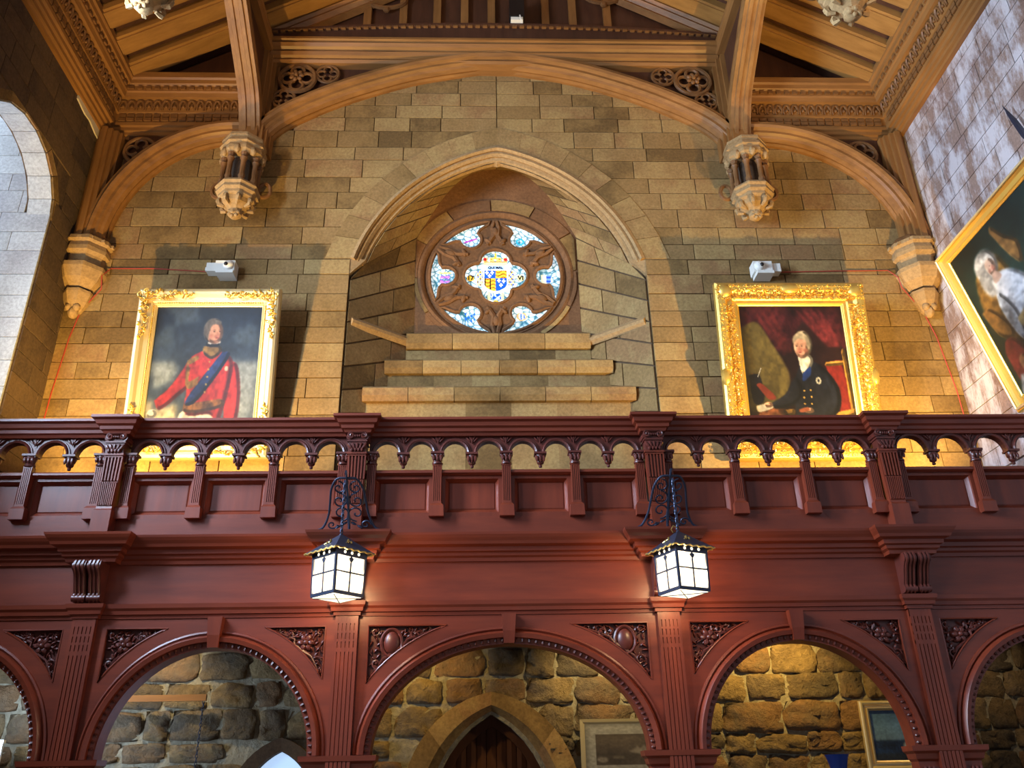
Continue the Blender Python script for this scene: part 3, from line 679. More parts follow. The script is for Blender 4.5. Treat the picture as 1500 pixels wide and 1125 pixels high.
# gable boarding above the beam
_g = MB()
for xa_, xb_, z0_ in ((XL, -3.45, 11.2), (-3.45, XM, 12.02), (XM, 3.45, 12.02), (3.45, XR, 11.2)):
    za_, zb_ = (roof_z(min(v, XM-.05) if v <= XM else v)+.2 for v in (xa_, xb_)); _g.ext([(xa_, YE-.1, z0_), (xb_, YE-.1, z0_), (xb_, YE-.1, zb_), (xa_, YE-.1, za_)], (0, .08, 0))
gb = tag(_g.build('wall_gable', oak_old), 'dark boarded gable over the tie beam', kind='structure')
for x in (-2.05, -1.48, -.94, -.5, -.07, .36, .8, 1.24, 1.8): MB().box(x-.06, x+.06, YE-.17, YE-.1, 12.2, roof_z(x)-.05).build('mullion', oak_z, gb)
bx = thing('loudspeaker', 'small black box with a white cable on the roof beam', 'loudspeaker', (.32, 9.5, 12.42))
MB().box(.21, .44, 9.42, 9.62, 12.46, 12.86).build('housing', black, bx); MB().box(.23, .42, 9.44, 9.6, 12.40, 12.46).build('base', plastic, bx); MB().tube([(.37, 9.41, 12.46), (.38, 9.40, 12.38), (.41, 9.42, 12.32)], .012, 5).build('cable', plastic, bx)

# longitudinal arches (pendant to pendant, along the hall)
lp = [(9.62, 9.95), (9.56, 10.25), (9.44, 10.52), (9.24, 10.77), (8.74, 11.10), (8.26, 11.40), (7.87, 11.52)]
lh = smooth_curve(lp, 4); lf = lh+[(15.74-y, z) for y, z in lh[:-1][::-1]]
LP = [(-.15, 0), (.15, 0), (.16, .05), (.12, .07), (.12, .12), (.15, .14), (.15, .20), (.10, .24), (-.10, .24), (-.15, .20), (-.15, .14), (-.12, .12), (-.12, .07), (-.16, .05)]
LP2 = [(-.15, .03), (-.10, .03), (-.09, 0), (-.04, 0), (-.03, .025), (.03, .025), (.04, 0), (.09, 0), (.10, .03), (.15, .03), (.16, .08), (.12, .10), (.15, .15), (.15, .22), (.08, .25), (-.08, .25), (-.15, .22), (-.15, .15), (-.12, .10), (-.16, .08)]
for s in (-1, 1):
    t = thing('arcade_rib', 'long curved oak arch running along the roof above the '+('arched-window' if s < 0 else 'white-stained')+' side', 'roof arch', (s*3.6, 9.6, 9.95))
    ns = miters(lf)
    MB().loft([[(s*3.6+a, p[0]+q[0]*b*-1, p[1]+q[1]*b*-1) for a, b in LP2] for p, q in zip(lf, ns)]).build('rib', oak_y, t)
    m_ = MB()
    for p, q in zip(lf[:-1], lf[1:]):
        if abs(p[0]-q[0]) > 1e-4: m_.ext([(s*3.6-.06, p[0], p[1]+.1), (s*3.6-.06, q[0], q[1]+.1), (s*3.6-.06, q[0], 11.95), (s*3.6-.06, p[0], 11.95)], (.12, 0, 0))
    m_.build('spandrel_board', oak_old, t)
    pp_ = [(-.17, 11.84), (.17, 11.84), (.19, 11.90), (.15, 11.93), (.18, 12.0), (.18, 12.08), (.12, 12.12), (-.12, 12.12), (-.18, 12.08), (-.18, 12.0), (-.15, 11.93), (-.19, 11.90)]
    MB().loft([[(s*3.6+a, y, z) for a, z in pp_] for y in (9.75, 5.6)]).build('purlin', oak_y, t)

# ------------------------------------------------------------------ pendant corbels and wall corbels
def pendant():
    t = thing('pendant_corbel', 'octagonal carved pendant under the arch foot on the end wall, arched-window side', 'corbel', (0, 0, 0), 'carved pendants')
    a8 = PI/8
    MB().lathe([(.10, 0), (.30, 0), (.31, -.05), (.27, -.07), (.31, -.11), (.33, -.16), (.29, -.18), (.31, -.23), (.31, -.28), (.26, -.33), (.1, -.33)], (0, 0, 0), 8, a8).build('cap', stone_carve, t, world=False)
    m_ = MB().lathe([(.14, -.30), (.14, -.84)], (0, 0, 0), 8, a8); m_.build('core', ash_dark, t, world=False)
    for k in range(8):
        a = PI/4*k+a8; c = (.235*math.cos(a), .235*math.sin(a), -.84)
        MB().lathe([(.0, 0), (.05, 0), (.05, .05), (.035, .07), (.05, .11), (.035, .15), (.038, .38), (.055, .42), (.035, .45), (.055, .5), (.0, .55)], c, 8).build('colonnette', oak_carve, t, True, False)
    for k in range(8):
        a = PI/4*k; m_ = MB().blob((.28*math.cos(a), .28*math.sin(a), -.29), (.05, .05, .08), 6, 4); m_.build('cusp', stone_carve, t, True, False)
    MB().lathe([(.1, -.80), (.29, -.80), (.31, -.84), (.28, -.87), (.29, -.92), (.25, -.95), (.25, -.99), (.21, -1.02), (.19, -1.08), (.09, -1.16), (.08, -1.2)], (0, 0, 0), 8, a8).build('bowl', stone_carve, t, world=False)
    for k in range(8):
        a = PI/4*k+a8; m_ = MB()
        m_.tube([(.20*math.cos(a), .20*math.sin(a), -1.0), (.235*math.cos(a), .235*math.sin(a), -1.05), (.22*math.cos(a), .22*math.sin(a), -1.11), (.15*math.cos(a), .15*math.sin(a), -1.13)], [.02, .035, .035, .02], 5)
        m_.blob((.235*math.cos(a), .235*math.sin(a), -1.06), .035, 6, 4); m_.build('leaf', stone_carve, t, True, False)
    m_ = MB().blob((0, 0, -1.21), (.10, .10, .07), 8, 5); rosette(m_, (0, -1.22), .09, -.06); m_.build('boss', stone_carve, t, True, False)
    for s in (-1, 1): MB().tube([(s*.32+.085*math.cos(2*PI*i/14), .12, -.72+.12*math.sin(2*PI*i/14)) for i in range(14)], .03, 6, True).build('scroll_ear', oak_carve, t, True, False)
    return t
p0 = pendant(); p0.location = (-3.6, 9.52, 9.94)
for (x, y, lab) in ((3.58, 9.52, 'octagonal carved pendant under the arch foot on the end wall, white-stained side'), (-3.6, 6.12, 'carved pendant hanging from the next roof truss, arched-window side'), (3.6, 6.12, 'carved pendant hanging from the next roof truss, white-stained side')):
    c = copy_tree(p0); c.location = (x, y, 9.94); c['label'] = lab
for s in (-1, 1):
    cx_ = -5.62 if s < 0 else 5.86
    t = thing('wall_corbel', 'stepped stone corbel in the corner by the '+('dark' if s < 0 else 'white-stained')+' wall', 'corbel', (cx_, YE, 7.3), 'stone corbels at the corners')
    for nm, prof in (('upper_block', [(.1, 8.42), (.33, 8.42), (.34, 8.36), (.30, 8.33), (.32, 8.26), (.32, 8.2), (.27, 8.16), (.25, 8.02), (.1, 8.02)]), ('middle_block', [(.1, 8.03), (.33, 8.0), (.33, 7.94), (.27, 7.80), (.17, 7.70), (.1, 7.70)]), ('lower_block', [(.08, 7.72), (.20, 7.66), (.20, 7.62), (.16, 7.5), (.09, 7.38), (.05, 7.34)])):
        MB().lathe([(r, z) for r, z in prof], (cx_, YE-.02, 0), 8, PI/8, 2*PI, 1.1).build(nm, stone_carve, t)
    m_ = MB(); m_.blob((cx_, YE-.08, 7.36), (.07, .08, .09)); m_.blob((cx_-.05, YE-.12, 7.42), (.05, .05, .06)); m_.blob((cx_+.05, YE-.12, 7.42), (.05, .05, .06)); m_.build('leaf_boss', stone_carve, t, True)
    m_ = MB()
    for k in range(7): a = PI+PI*(k+.5)/7; MB().box(cx_+.325*math.cos(a)-.03, cx_+.325*math.cos(a)+.03, YE+.34*math.sin(a)-.03, YE+.34*math.sin(a)+.03, 8.36, 8.40).build('dentil', stone_carve, t)
    MB().lathe([(.3, 8.42), (.27, 8.5), (.2, 8.56), (.05, 8.64)], (cx_, YE-.02, 0), 8, PI/8).build('arch_foot', oak_carve, t)

# ------------------------------------------------------------------ the wooden screen below
YS = 7.52; ZS = 1.86; TOPZ = 2.965
scr = thing('arcade_screen', 'dark mahogany arcaded screen under the gallery with fluted pilasters', 'screen', (0, 7.5, 0))
def leaf_scroll(mb, c, r, y, a0, sg):
    sp = spiral(c, r, 1.25, a0, sg, 16); mb.tube([(x, y-.012, z) for x, z in sp], [r*.20*(.6+.6*math.sin(PI*i/16)) for i in range(17)], 5)
    mb.blob((c[0], y-.02, c[1]), (r*.25, .02, r*.25), 6, 4)
    for k in range(4):
        a = a0+sg*(k+.5)*1.2; mb.blob((c[0]+r*1.05*math.cos(a), y-.008, c[1]+r*1.05*math.sin(a)), (r*.18, .016, r*.36), 6, 4, PI/2-a+sg*.6)
def bay_geo(xl, xr):
    c = (xl+xr)/2; hb = (xr-xl)/2; a = hb-.2475 if hb > 1.2 else hb-.262; b = .86 if hb > 1.2 else .855; return c, hb, a, b
bead = None
for bi in range(5):
    c, hb, a, b = bay_geo(COLX[bi], COLX[bi+1]); xa = hb-.185; dl = .25
    zin = lambda x: ZS+b*math.sqrt(max(1-(x/a)**2, 0)) if abs(x) < a else ZS
    zh = lambda x: ZS+(b+dl)*math.sqrt(max(1-(x/(a+dl))**2, 0))
    tip = (a+dl)*math.sqrt(1-((2.885-ZS)/(b+dl))**2)
    xs_ = sorted(set([round(v, 5) for v in [-a*math.cos(PI*i/48) for i in range(49)]+[-hb, hb, -xa, xa, -tip, tip]+list(np.linspace(tip, xa, 7))+list(-np.linspace(tip, xa, 7))]))
    mb = MB()
    for p, q in zip(xs_[:-1], xs_[1:]):
        m = (p+q)/2; segs = [(zin(p), zin(q), TOPZ, TOPZ)]
        if tip < abs(m) < xa: segs = [(zin(p), zin(q), min(zh(p), 2.885), min(zh(q), 2.885)), (2.885, 2.885, TOPZ, TOPZ)]
        for z0, z1, z3, z2 in segs: mb.ext([(c+p, YS, z0), (c+q, YS, z1), (c+q, YS, z2), (c+p, YS, z3)], (0, .14, 0))
    for s in (-1, 1): mb.box(*sorted((c+s*a, c+s*hb)), YS+.0, YS+.14, 0, ZS)
    mb.build('arch_board', mah_x, scr)
    path = arc(c, ZS, a, b, 0, PI, 44)
    prof = [(0, YS+.17), (0, YS+.03), (.012, YS+.02), (.012, YS-.0), (.045, YS-.01), (.05, YS-.045), (.085, YS-.055), (.105, YS-.03), (.11, YS-.005), (.125, YS-.02), (.14, YS-.015), (.145, YS), (.145, YS+.1)]
    sweep_xz(MB(), path, prof, -1).build('arch_moulding', mah_x, scr, smooth=True)
    nb = 62 if hb > 1.2 else 50; mb = MB(); pth = arc(c, ZS, a+.03, b+.03, 0.03, PI-.03, nb)
    for i, (x, z) in enumerate(pth): mb.blob((x, YS-.012, z), (.014, .016, .022), 5, 3, PI/2-PI*i/nb)
    tag(mb.build('bead_band', mah_carve, scr, smooth=True), kind='stuff')
    if 0 < bi < 4 or True:
        kz = ZS+b
        MB().loft([[(c-wd, y0, z), (c+wd, y0, z), (c+wd, YS+.14, z), (c-wd, YS+.14, z)] for z, wd, y0 in ((kz+.0, .045, YS-.055), (kz+.10, .052, YS-.075), (TOPZ, .062, YS-.085))]).build('keystone', mah_z, scr)
    for s in (-1, 1):
        # recessed spandrel panel and carving
        cvh = [(x, min(zh(x), 2.885)) for x in np.linspace(tip, xa, 14)]
        MB().ext([(c+s*x, YS+.045, z) for x, z in cvh]+[(c+s*xa, YS+.045, 2.885)], (0, .05, 0)).build('spandrel_panel', mah_carve, scr)
        mb = MB(); loop = [(c+s*x, z) for x, z in cvh]+[(c+s*xa, 2.885)]
        mb.tube([(x, YS+.0, z) for x, z in loop], .008, 5, True); mb.build('panel_bead', mah_x, scr, smooth=True)
        mb = MB(); yb = YS+.035; L = xa-tip; H = 2.885-zh(xa); big_ = hb > 1.2
        k0 = (c+s*(xa-.27*L-.02), 2.885-.28*H-.01); rs = .085 if big_ else .075
        if big_:
            mb.blob((k0[0], yb-.005, k0[1]), (.075, .05, .10), 12, 8)
            mb.tube([(k0[0]+.088*math.cos(t), yb-.02, k0[1]+.115*math.sin(t)) for t in np.linspace(0, 2*PI, 18)[:-1]], .014, 5, True)
        else:
            for k in range(6): t = 2*PI*k/6; mb.blob((k0[0]+.042*math.cos(t), yb-.015, k0[1]+.042*math.sin(t)), (.026, .022, .034), 6, 4, PI/2-t)
            mb.blob((k0[0], yb-.03, k0[1]), .022, 8, 5)
        leaf_scroll(mb, (c+s*(xa-.60*L), 2.885-.14*H-.01), rs*.55, yb, PI/2, -s); leaf_scroll(mb, (c+s*(xa-.80*L), 2.885-.07*H-.01), rs*.34, yb, 0, s)
        leaf_scroll(mb, (c+s*(xa-.10*L-.01), 2.885-.66*H), rs*.58, yb, 0, s); leaf_scroll(mb, (c+s*(xa-.045*L-.01), 2.885-.86*H), rs*.36, yb, PI, -s)
        leaf_scroll(mb, (c+s*(xa-.07*L-.01), 2.885-.10*H), rs*.42, yb, 0, s)
        mb.tube([(c+s*(xa-.9*L), yb-.01, 2.87), (c+s*(xa-.5*L), yb-.018, 2.885-.24*H), (k0[0]-s*.10, yb-.02, k0[1]-.02), (c+s*(xa-.2*L), yb-.018, 2.885-.58*H), (c+s*(xa-.04*L), yb-.01, 2.885-.93*H)], [.005, .012, .014, .012, .005], 5)
        rr = random.Random(bi*2+s)
        for k in range(60):                               # small leaves filling the field
            u = rr.random(); x = tip+.06+(xa-tip-.08)*u**.7; zt = min(zh(x), 2.885)+.03
            if zt > 2.86: continue
            z = rr.uniform(zt, 2.87); mb.blob((c+s*x, yb, z), (.010, .022, .028), 5, 4, rr.uniform(0, PI))
        mb.build('spandrel_carving', mah_carve, scr, smooth=True)
        # impost block and jamb capital under the arch
        xi = c+s*a; xo = c+s*hb
        ip = [(0, 1.74), (.02, 1.76), (.03, 1.80), (.055, 1.82), (.06, 1.86), (0, 1.86)]
        p_, q_ = (xi, xo) if s > 0 else (xo, xi)
        pts = [(xi, YS+.14), (xi, YS-.0), (xo-s*.0, YS-.0)] if s > 0 else [(xo, YS-.0), (xi, YS-.0), (xi, YS+.14)]
        sweep_plan(MB(), pts, [(-o, z) for o, z in ip]+[], 1).build('impost', mah_x, scr)
        mb = MB(); mb.box(*sorted((xi+s*.01, xo-s*.11)), YS-.02, YS+.0, 1.45, 1.70)
        for k in range(3): mb.blob((xi+s*(.03+.035*k), YS-.03, 1.66), (.016, .02, .05), 6, 4)
        mb.build('jamb_carving', mah_carve, scr, smooth=True)
MB().box(5.84, XR, YS, YS+.14, 0, TOPZ).build('end_board', mah_z, scr)
for cx_ in COLX[1:5]:
    mb = MB(); hw = .098; yf = YS-.05; rows = [(0.3, 2.665), (2.70, 2.75), (2.77, 2.82), (2.84, 2.90)]
    mb.box(cx_-hw, cx_+hw, yf+.014, YS+.05, 0, TOPZ); st = .026; fl = (2*hw-6*st)/5
    for k in range(6): x = cx_-hw+k*(st+fl); mb.box(x, x+st, yf, yf+.016, 0, TOPZ)
    zz = [0]+[v for r_ in rows for v in r_]+[TOPZ]
    for k in range(0, len(zz), 2): mb.box(cx_-hw, cx_+hw, yf+.0006, yf+.016, zz[k], zz[k+1])
    mb.build('pilaster', mah_z, scr)

# ------------------------------------------------------------------ entablature: moulding, frieze, consoles, cornice
ent = thing('gallery_entablature', 'mahogany frieze and cornice carrying the gallery front above the arches', 'cornice', (0, 7.5, 2.96))
def jog_path(y, dy, hw, x0=XL+.0, x1=XR-.0):
    p = [(x0, y)]
    for cx_ in COLX[1:5]: p += [(cx_-hw, y), (cx_-hw, y-dy), (cx_+hw, y-dy), (cx_+hw, y)]
    return p+[(x1, y)]
sweep_plan(MB(), jog_path(YS, .05, .105), [(.0, 2.967), (-.01, 2.967), (-.012, 2.995), (-.03, 3.0), (-.035, 3.03), (-.05, 3.05), (-.055, 3.085), (0, 3.09), (.06, 3.09), (.06, 2.967)]).build('architrave', mah_x, ent)
MB().box(XL, XR, YS-.01, YS+.1, 3.08, 3.50).build('frieze', mah_x, ent)
sweep_plan(MB(), jog_path(YS-.02, .12, .20), [(.0, 3.43), (-.012, 3.43), (-.018, 3.46), (-.04, 3.475), (-.045, 3.50), (-.07, 3.51), (-.075, 3.545), (-.12, 3.56), (-.13, 3.585), (-.15, 3.61), (-.165, 3.635), (-.17, 3.655), (0, 3.66), (.1, 3.66), (.1, 3.43)]).build('cornice', mah_x, ent)
def console():
    t = bpy.data.objects.new('console', None); COL.objects.link(t); t.parent = ent
    return t
pr_ = [(0, .33), (.185, .33), (.20, .30), (.20, .27), (.18, .245), (.155, .22), (.13, .17), (.105, .11), (.085, .07), (.095, .045), (.09, .015), (.07, 0), (0, 0)]
cm = MB()
for k, xo in enumerate((-.115, .01)):
    cm.ext([(xo, -y, z) for y, z in pr_], (.105, 0, 0))
    for j in range(3): cm.tube([(xo+.02+.033*j, -y-.004, z) for y, z in pr_[1:-1]], .012, 5)
    cm.tube([(xo-.004, -.08, .03), (xo+.109, -.08, .03)], .03, 10); cm.tube([(xo-.003, -.165, .285), (xo+.108, -.165, .285)], .042, 10)
for cx_ in COLX[1:5]:
    if cx_ == COLX[1]: con = cm.build('console', mah_carve, ent, True, False); cme = con.data
    else: con = link('console', cme, None, ent)
    con.location = Vector((cx_, YS-.01, 3.10))-ent.location

# ------------------------------------------------------------------ parapet
par = thing('gallery_balustrade', 'mahogany gallery parapet of panels, small open arches and carved posts', 'balustrade', (0, 7.55, 3.65))
YP = 7.53
MB().box(XL, XR, YP+.0, YP+.12, 3.663, 3.855).build('base_board', mah_x, par)
sweep_plan(MB(), jog_path(YP-.02, .10, .10), [(.0, 4.635), (-.02, 4.635), (-.03, 4.66), (-.05, 4.67), (-.055, 4.70), (-.08, 4.715), (-.09, 4.75), (-.12, 4.765), (-.12, 4.79), (.08, 4.80), (.1, 4.635)]).build('handrail', mah_x, par)
MB().loft([[(x, YP-.0, 4.255), (x, YP-.03, 4.27), (x, YP-.03, 4.29), (x, YP-.01, 4.305), (x, YP+.1, 4.305), (x, YP+.1, 4.255)] for x in (XL, XR)]).build('mid_rail', mah_x, par)
def meshof(mb, name, mat, smooth=False):
    o = mb.build(name, mat, None, smooth); me = o.data; bpy.data.objects.remove(o); return me
# baluster
mb = MB(); hw = .042
mb.loft([[(-w_, -d, z), (w_, -d, z), (w_, .05, z), (-w_, .05, z)] for z, w_, d in ((.0, .068, .03), (.10, .064, .03), (.125, .046, .012))])
mb.box(-hw, hw, 0, .05, .12, .50)
for k in range(5): x = -hw+2*hw*k/5+.003; mb.box(x, x+.0105, -.012, .0, .14, .50)
mb.box(-hw, hw, -.013, 0, .12, .145); mb.box(-hw, hw, -.013, 0, .49, .505)
bal_me = meshof(mb, 'baluster', mah_z)
mb = MB(); mb.lathe([(.0, .50), (.05, .505), (.052, .52), (.042, .53), (.045, .56), (.058, .59), (.055, .60)], (0, .015, 0), 10); mb.box(-.062, .062, -.05, .06, .60, .62)
for s in (-1, 0, 1): mb.blob((s*.034, -.034, .56), (.016, .014, .032), 6, 4)
for s in (-1, 1): mb.tube([(x, -.035, z) for x, z in spiral((s*.042, .587), .016, 1, 0, s, 8)], .006, 4)
cap_me = meshof(mb, 'capital', mah_carve, True)
mb = MB(); mb.lathe([(.0, -.125), (.014, -.12), (.018, -.105), (.012, -.095), (.03, -.085), (.036, -.07), (.034, -.055), (.046, -.04), (.05, -.02), (.05, 0)], (0, .015, 0), 10); mb.box(-.058, .058, -.045, .06, 0, .02)
for s in (-1, 0, 1): mb.blob((s*.032, -.028, -.045), (.014, .014, .034), 6, 4)
pend_me = meshof(mb, 'pendant_drop', mah_carve, True)
def arch_piece(p):      # one small arch, pitch p, spring at z 0
    mb = MB(); r = p/2-.045; n = 14; pts = [(r*math.cos(PI*i/n), r*1.02*math.sin(PI*i/n)) for i in range(n+1)]
    for a, b in zip(pts[:-1], pts[1:]): mb.ext([(a[0], 0, a[1]), (b[0], 0, b[1]), (b[0], 0, .175), (a[0], 0, .175)], (0, .06, 0))
    for s in (-1, 1): mb.box(*sorted((s*r, s*p/2)), 0, .06, 0, .175)
    sweep_xz(mb, [(x, z) for x, z in pts], [(0, .02), (0, -.02), (.015, -.028), (.025, -.012), (.036, -.012), (.038, .02)], -1)
    return meshof(mb, 'arch', mah_carve, False)
def leaf_piece():
    mb = MB()
    for a in (-.75, -.3, .3, .75): mb.blob((.05*math.sin(a), -.008, .035+.045*math.cos(a)), (.009, .012, .036), 6, 4, a)
    mb.blob((0, -.012, .06), (.008, .012, .04), 6, 4); return meshof(mb, 'spandrel_leaf', mah_carve, True)
leaf_me = leaf_piece()
def panel_piece(wd):
    mb = MB(); h = .40; i_ = .085; f_ = .10
    def rect(hx, z0, z1, y): return [(-hx, y, z0), (hx, y, z0), (hx, y, z1), (-hx, y, z1)]
    mb.loft([rect(wd/2, 0, h, .09), rect(wd/2, 0, h, .02), rect(wd/2-.075, .045, h-.03, .02), rect(wd/2-.08, .05, h-.035, .035), rect(wd/2-.105, .085, h-.055, .075), rect(wd/2-.115, .095, h-.06, .07)], True, True)
    return meshof(mb, 'panel', mah_z)
off = par.location
for bi in range(5):
    xl, xr = COLX[bi]+.10, COLX[bi+1]-.10
    if bi == 0: xl = XL+.02
    if bi == 4: xr = XR-.02
    n = 4 if bi == 2 else 3
    wd = (xr-xl)/n; p = wd/2; ame = arch_piece(p); pme = panel_piece(wd)
    for k in range(n):
        xc = xl+wd*(k+.5)
        link('panel', pme, mah_z, par, Vector((xc, YP, 3.855))-off)
        link('pendant_drop', pend_me, mah_carve, par, Vector((xc, YP+.0, 4.45))-off)
        for s in (-1, 1): link('arch', ame, mah_carve, par, Vector((xc+s*p/2, YP, 4.468))-off)
        link('spandrel_leaf', leaf_me, mah_carve, par, Vector((xc, YP-.004, 4.535))-off)
    for k in range(n+1):
        x = xl+wd*k
        if k == 0: x += .035
        if k == n: x -= .035
        b_ = link('baluster', bal_me, mah_z, par, Vector((x, YP-.035, 3.845))-off)
        link('capital', cap_me, mah_carve, b_)
        if 0 < k < n: link('spandrel_leaf', leaf_me, mah_carve, par, Vector((x, YP-.004, 4.535))-off)
# posts
mb = MB(); hw = .085
mb.loft([[(-w_, -d, z), (w_, -d, z), (w_, .15, z), (-w_, .15, z)] for z, w_, d in ((0, .082, .035), (.24, .082, .035), (.26, .07, .01), (.29, .07, .005))])
mb.loft([[(-w_, 0, z), (w_, 0, z), (w_, .15, z), (-w_, .15, z)] for z, w_ in ((.27, .072), (.755, hw))])
for k in range(6): x = -hw+.008+k*.0305; mb.loft([[(x*q, -.018, z), (x*q+.013, -.018, z), (x*q+.013, .0, z), (x*q, .0, z)] for z, q in ((.52, .93), (.75, 1.0))])
for k in range(9): x = -hw+.006+k*.0186; mb.loft([[(x*q, -.018, z), (x*q+.009, -.018, z), (x*q+.009, .0, z), (x*q, .0, z)] for z, q in ((.29, .85), (.51, .93))])
mb.box(-hw, hw, -.02, .15, .745, .765); mb.box(-hw-.008, hw+.008, -.03, .15, .762, .782)
post_me = meshof(mb, 'post', mah_z)
mb = MB(); mb.box(-.082, .082, -.02, .15, .78, .99); mb.box(-.092, .092, -.03, .15, .885, .90)
for s in (-1, 1):
    mb.tube([(s*.058+x, -.035, .945+z) for x, z in spiral((0, 0), .034, 1.4, PI/2, -s, 16)], .011, 5); mb.tube([(s*.075, -.03, .93), (s*.085, .1, .93)], .03, 8)
mb.tube([(-.05, -.035, .975), (.05, -.035, .975)], .012, 5)
for k in range(5): mb.blob((-.064+.032*k, -.028, .835), (.015, .02, .042), 6, 4, .3*(k-2))
for k in range(4): mb.blob((-.046+.031*k, -.034, .80), (.014, .016, .02), 6, 4)
for k in range(3): mb.blob((-.02+.02*k, -.036, .94), (.009, .012, .016), 6, 4)
pcap_me = meshof(mb, 'post_capital', mah_carve, True)
for cx_ in COLX[1:5]:
    b_ = link('post', post_me, mah_z, par, Vector((cx_, YP-.10, 3.664))-off); link('post_capital', pcap_me, mah_carve, b_)

# ------------------------------------------------------------------ iron brackets and lanterns
def bracket(x, lab):
    t = thing('iron_bracket', lab, 'bracket', (x, 7.30, 3.66), 'wrought iron lantern brackets')
    def P(u, h): return (x+u*1.35, 7.32-.40*(h/.40)**1.3*.85, 3.675+h)           # leans out towards the hall
    m_ = MB(); 
    for s in (-1, 1):
        side = smooth_curve([(s*.205, .0), (s*.165, .03), (s*.13, .12), (s*.115, .22), (s*.10, .31), (s*.06, .37), (0, .375)], 4)
        m_.tube([P(u, h) for u, h in side], .010, 6)
    m_.build('outer_band', iron, t, True)
    for s in (-1, 1):
        m_ = MB()
        for c, r, a0, sg, tn in (((s*.055, .31), .045, PI/2, s, 1.3), ((s*.055, .22), .055, PI/2, s, 1.4), ((s*.05, .13), .06, -PI/2, -s, 1.3), ((s*.11, .045), .035, 0, s, 1.2)):
            m_.tube([P(u, h) for u, h in spiral(c, r, tn, a0, sg, 20)], .0075, 5)
        for c in ((s*.03, .055), (s*.07, .03)): q = P(*c); m_.blob(q, (.03, .008, .012), 6, 4, s*.5)
        m_.build('scrollwork', iron, t, True)
    m_ = MB(); m_.tube([P(0, h) for h in np.linspace(0, .40, 10)], [.012, .012, .02, .012, .011, .018, .011, .011, .01, .01], 6)
    tipp = Vector(P(0, .40)); m_.tube([tipp, tipp+Vector((0, -.015, .02)), tipp+Vector((0, -.03, .015))], .011, 6); m_.build('stem', iron, t, True)
    m_ = MB(); m_.box(x-.26, x+.26, 7.29, 7.33, 3.663, 3.675); m_.build('foot_plate', iron, t)
    return Vector((x, 6.95, 4.03))
def lantern(x, rz, lab):
    tip = bracket(x, 'black wrought iron scroll bracket above the '+('lantern hung corner-forward' if rz > .6 else 'lantern with the curled wire'))
    y = 6.945; za = 3.53
    t = thing('hanging_lantern', lab, 'lantern', (x, y, 3.0), 'hanging lanterns on the gallery'); t.rotation_euler = (0, 0, rz)
    h0, h1, s0, s1 = .03, .375, .142, .150
    for sx in (-1, 1):
        for sy in (-1, 1): MB().loft([[(sx*s_+a, sy*s_+b, z) for a, b in ((-.009, -.009), (.009, -.009), (.009, .009), (-.009, .009))] for s_, z in ((s0, h0-.015), (s1, h1))]).build('corner_bar', iron, t, world=False)
    bulb = light('lantern_bulb', 'POINT', (x, y, 3.19), (x, y, 0), 95, (1.0, .64, .30), .05)
    for k in range(4):
        def Q(u, o, z):
            s_ = s0+(s1-s0)*(z-h0)/(h1-h0)+o; ca, sa = math.cos(k*PI/2), math.sin(k*PI/2); return (u*ca+s_*sa, u*sa-s_*ca, z)
        MB().ext([Q(-.138, -.004, h0), Q(.138, -.004, h0), Q(.144, -.004, h1), Q(-.144, -.004, h1)], (math.sin(k*PI/2)*-.004, math.cos(k*PI/2)*.004, 0)).build('glass_pane', lamp_glass, t, world=False)
        m_ = MB()
        def bar(u0, z0, u1, z1): m_.add([Q(u0, .002, z0), Q(u1, .002, z0), Q(u1, .002, z1), Q(u0, .002, z1), Q(u0, .009, z0), Q(u1, .009, z0), Q(u1, .009, z1), Q(u0, .009, z1)], [(3,2,1,0),(4,5,6,7),(0,1,5,4),(1,2,6,5),(2,3,7,6),(3,0,4,7)])
        bar(-.006, h0, .006, .30); bar(-.145, .183, .145, .195); bar(-.145, h0-.02, .145, h0+.008)
        bar(-.15, .318, .15, .375)
        hp = [(0, -.03), (.012, -.012), (.022, .004), (.018, .016), (.007, .018), (.006, .03), (-.006, .03), (-.007, .018), (-.018, .016), (-.022, .004), (-.012, -.012)]
        m_.ext([Q(u, .003, .292+z) for u, z in hp], tuple(a-b for a, b in zip(Q(0, .010, .3), Q(0, .003, .3))))
        m_.build('glazing_bars', iron, t, world=False)
        m_ = MB()
        for u in (-.07, 0, .07):
            q = [Q(u+.013*math.cos(a), .0095, .347+.013*math.sin(a)) for a in np.linspace(0, 2*PI, 9)[:-1]]
            m_.ext(q, tuple(a-b for a, b in zip(Q(0, .011, .3), Q(0, .0095, .3))))
        tag(m_.build('round_light', lamp_glass, t, world=False), kind='stuff')
    m_ = MB(); m_.ext([(-.135, -.135, .008), (.135, -.135, .008), (.135, .135, .008), (-.135, .135, .008)], (0, 0, .004)); m_.build('bottom_pane', lamp_glass, t, world=False)
    m_ = MB()
    for a in (PI/4, -PI/4): d = Vector((math.cos(a), math.sin(a), 0)); m_.tube([d*-.19+Vector((0, 0, .004)), d*.19+Vector((0, 0, .004))], .004, 4)
    m_.build('bottom_bars', iron, t, world=False)
    m_ = MB(); e = .205
    m_.loft([[(sx*s_, sy*s_, z) for sx, sy in ((-1, -1), (1, -1), (1, 1), (-1, 1))] for s_, z in ((e, .362), (e, .37), (.17, .395), (.012, .53), (.006, .545))]); m_.build('roof', iron, t, world=False)
    m_ = MB(); n = 18
    for k in range(4):
        ca, sa = math.cos(k*PI/2), math.sin(k*PI/2)
        m_.tube([((-e+2*e*i/n)*ca+e*sa, (-e+2*e*i/n)*sa-e*ca, .362+.006*math.sin(i*PI/1.5)) for i in range(n+1)], .007, 4)
    m_.build('scalloped_edge', brass, t, True, False)
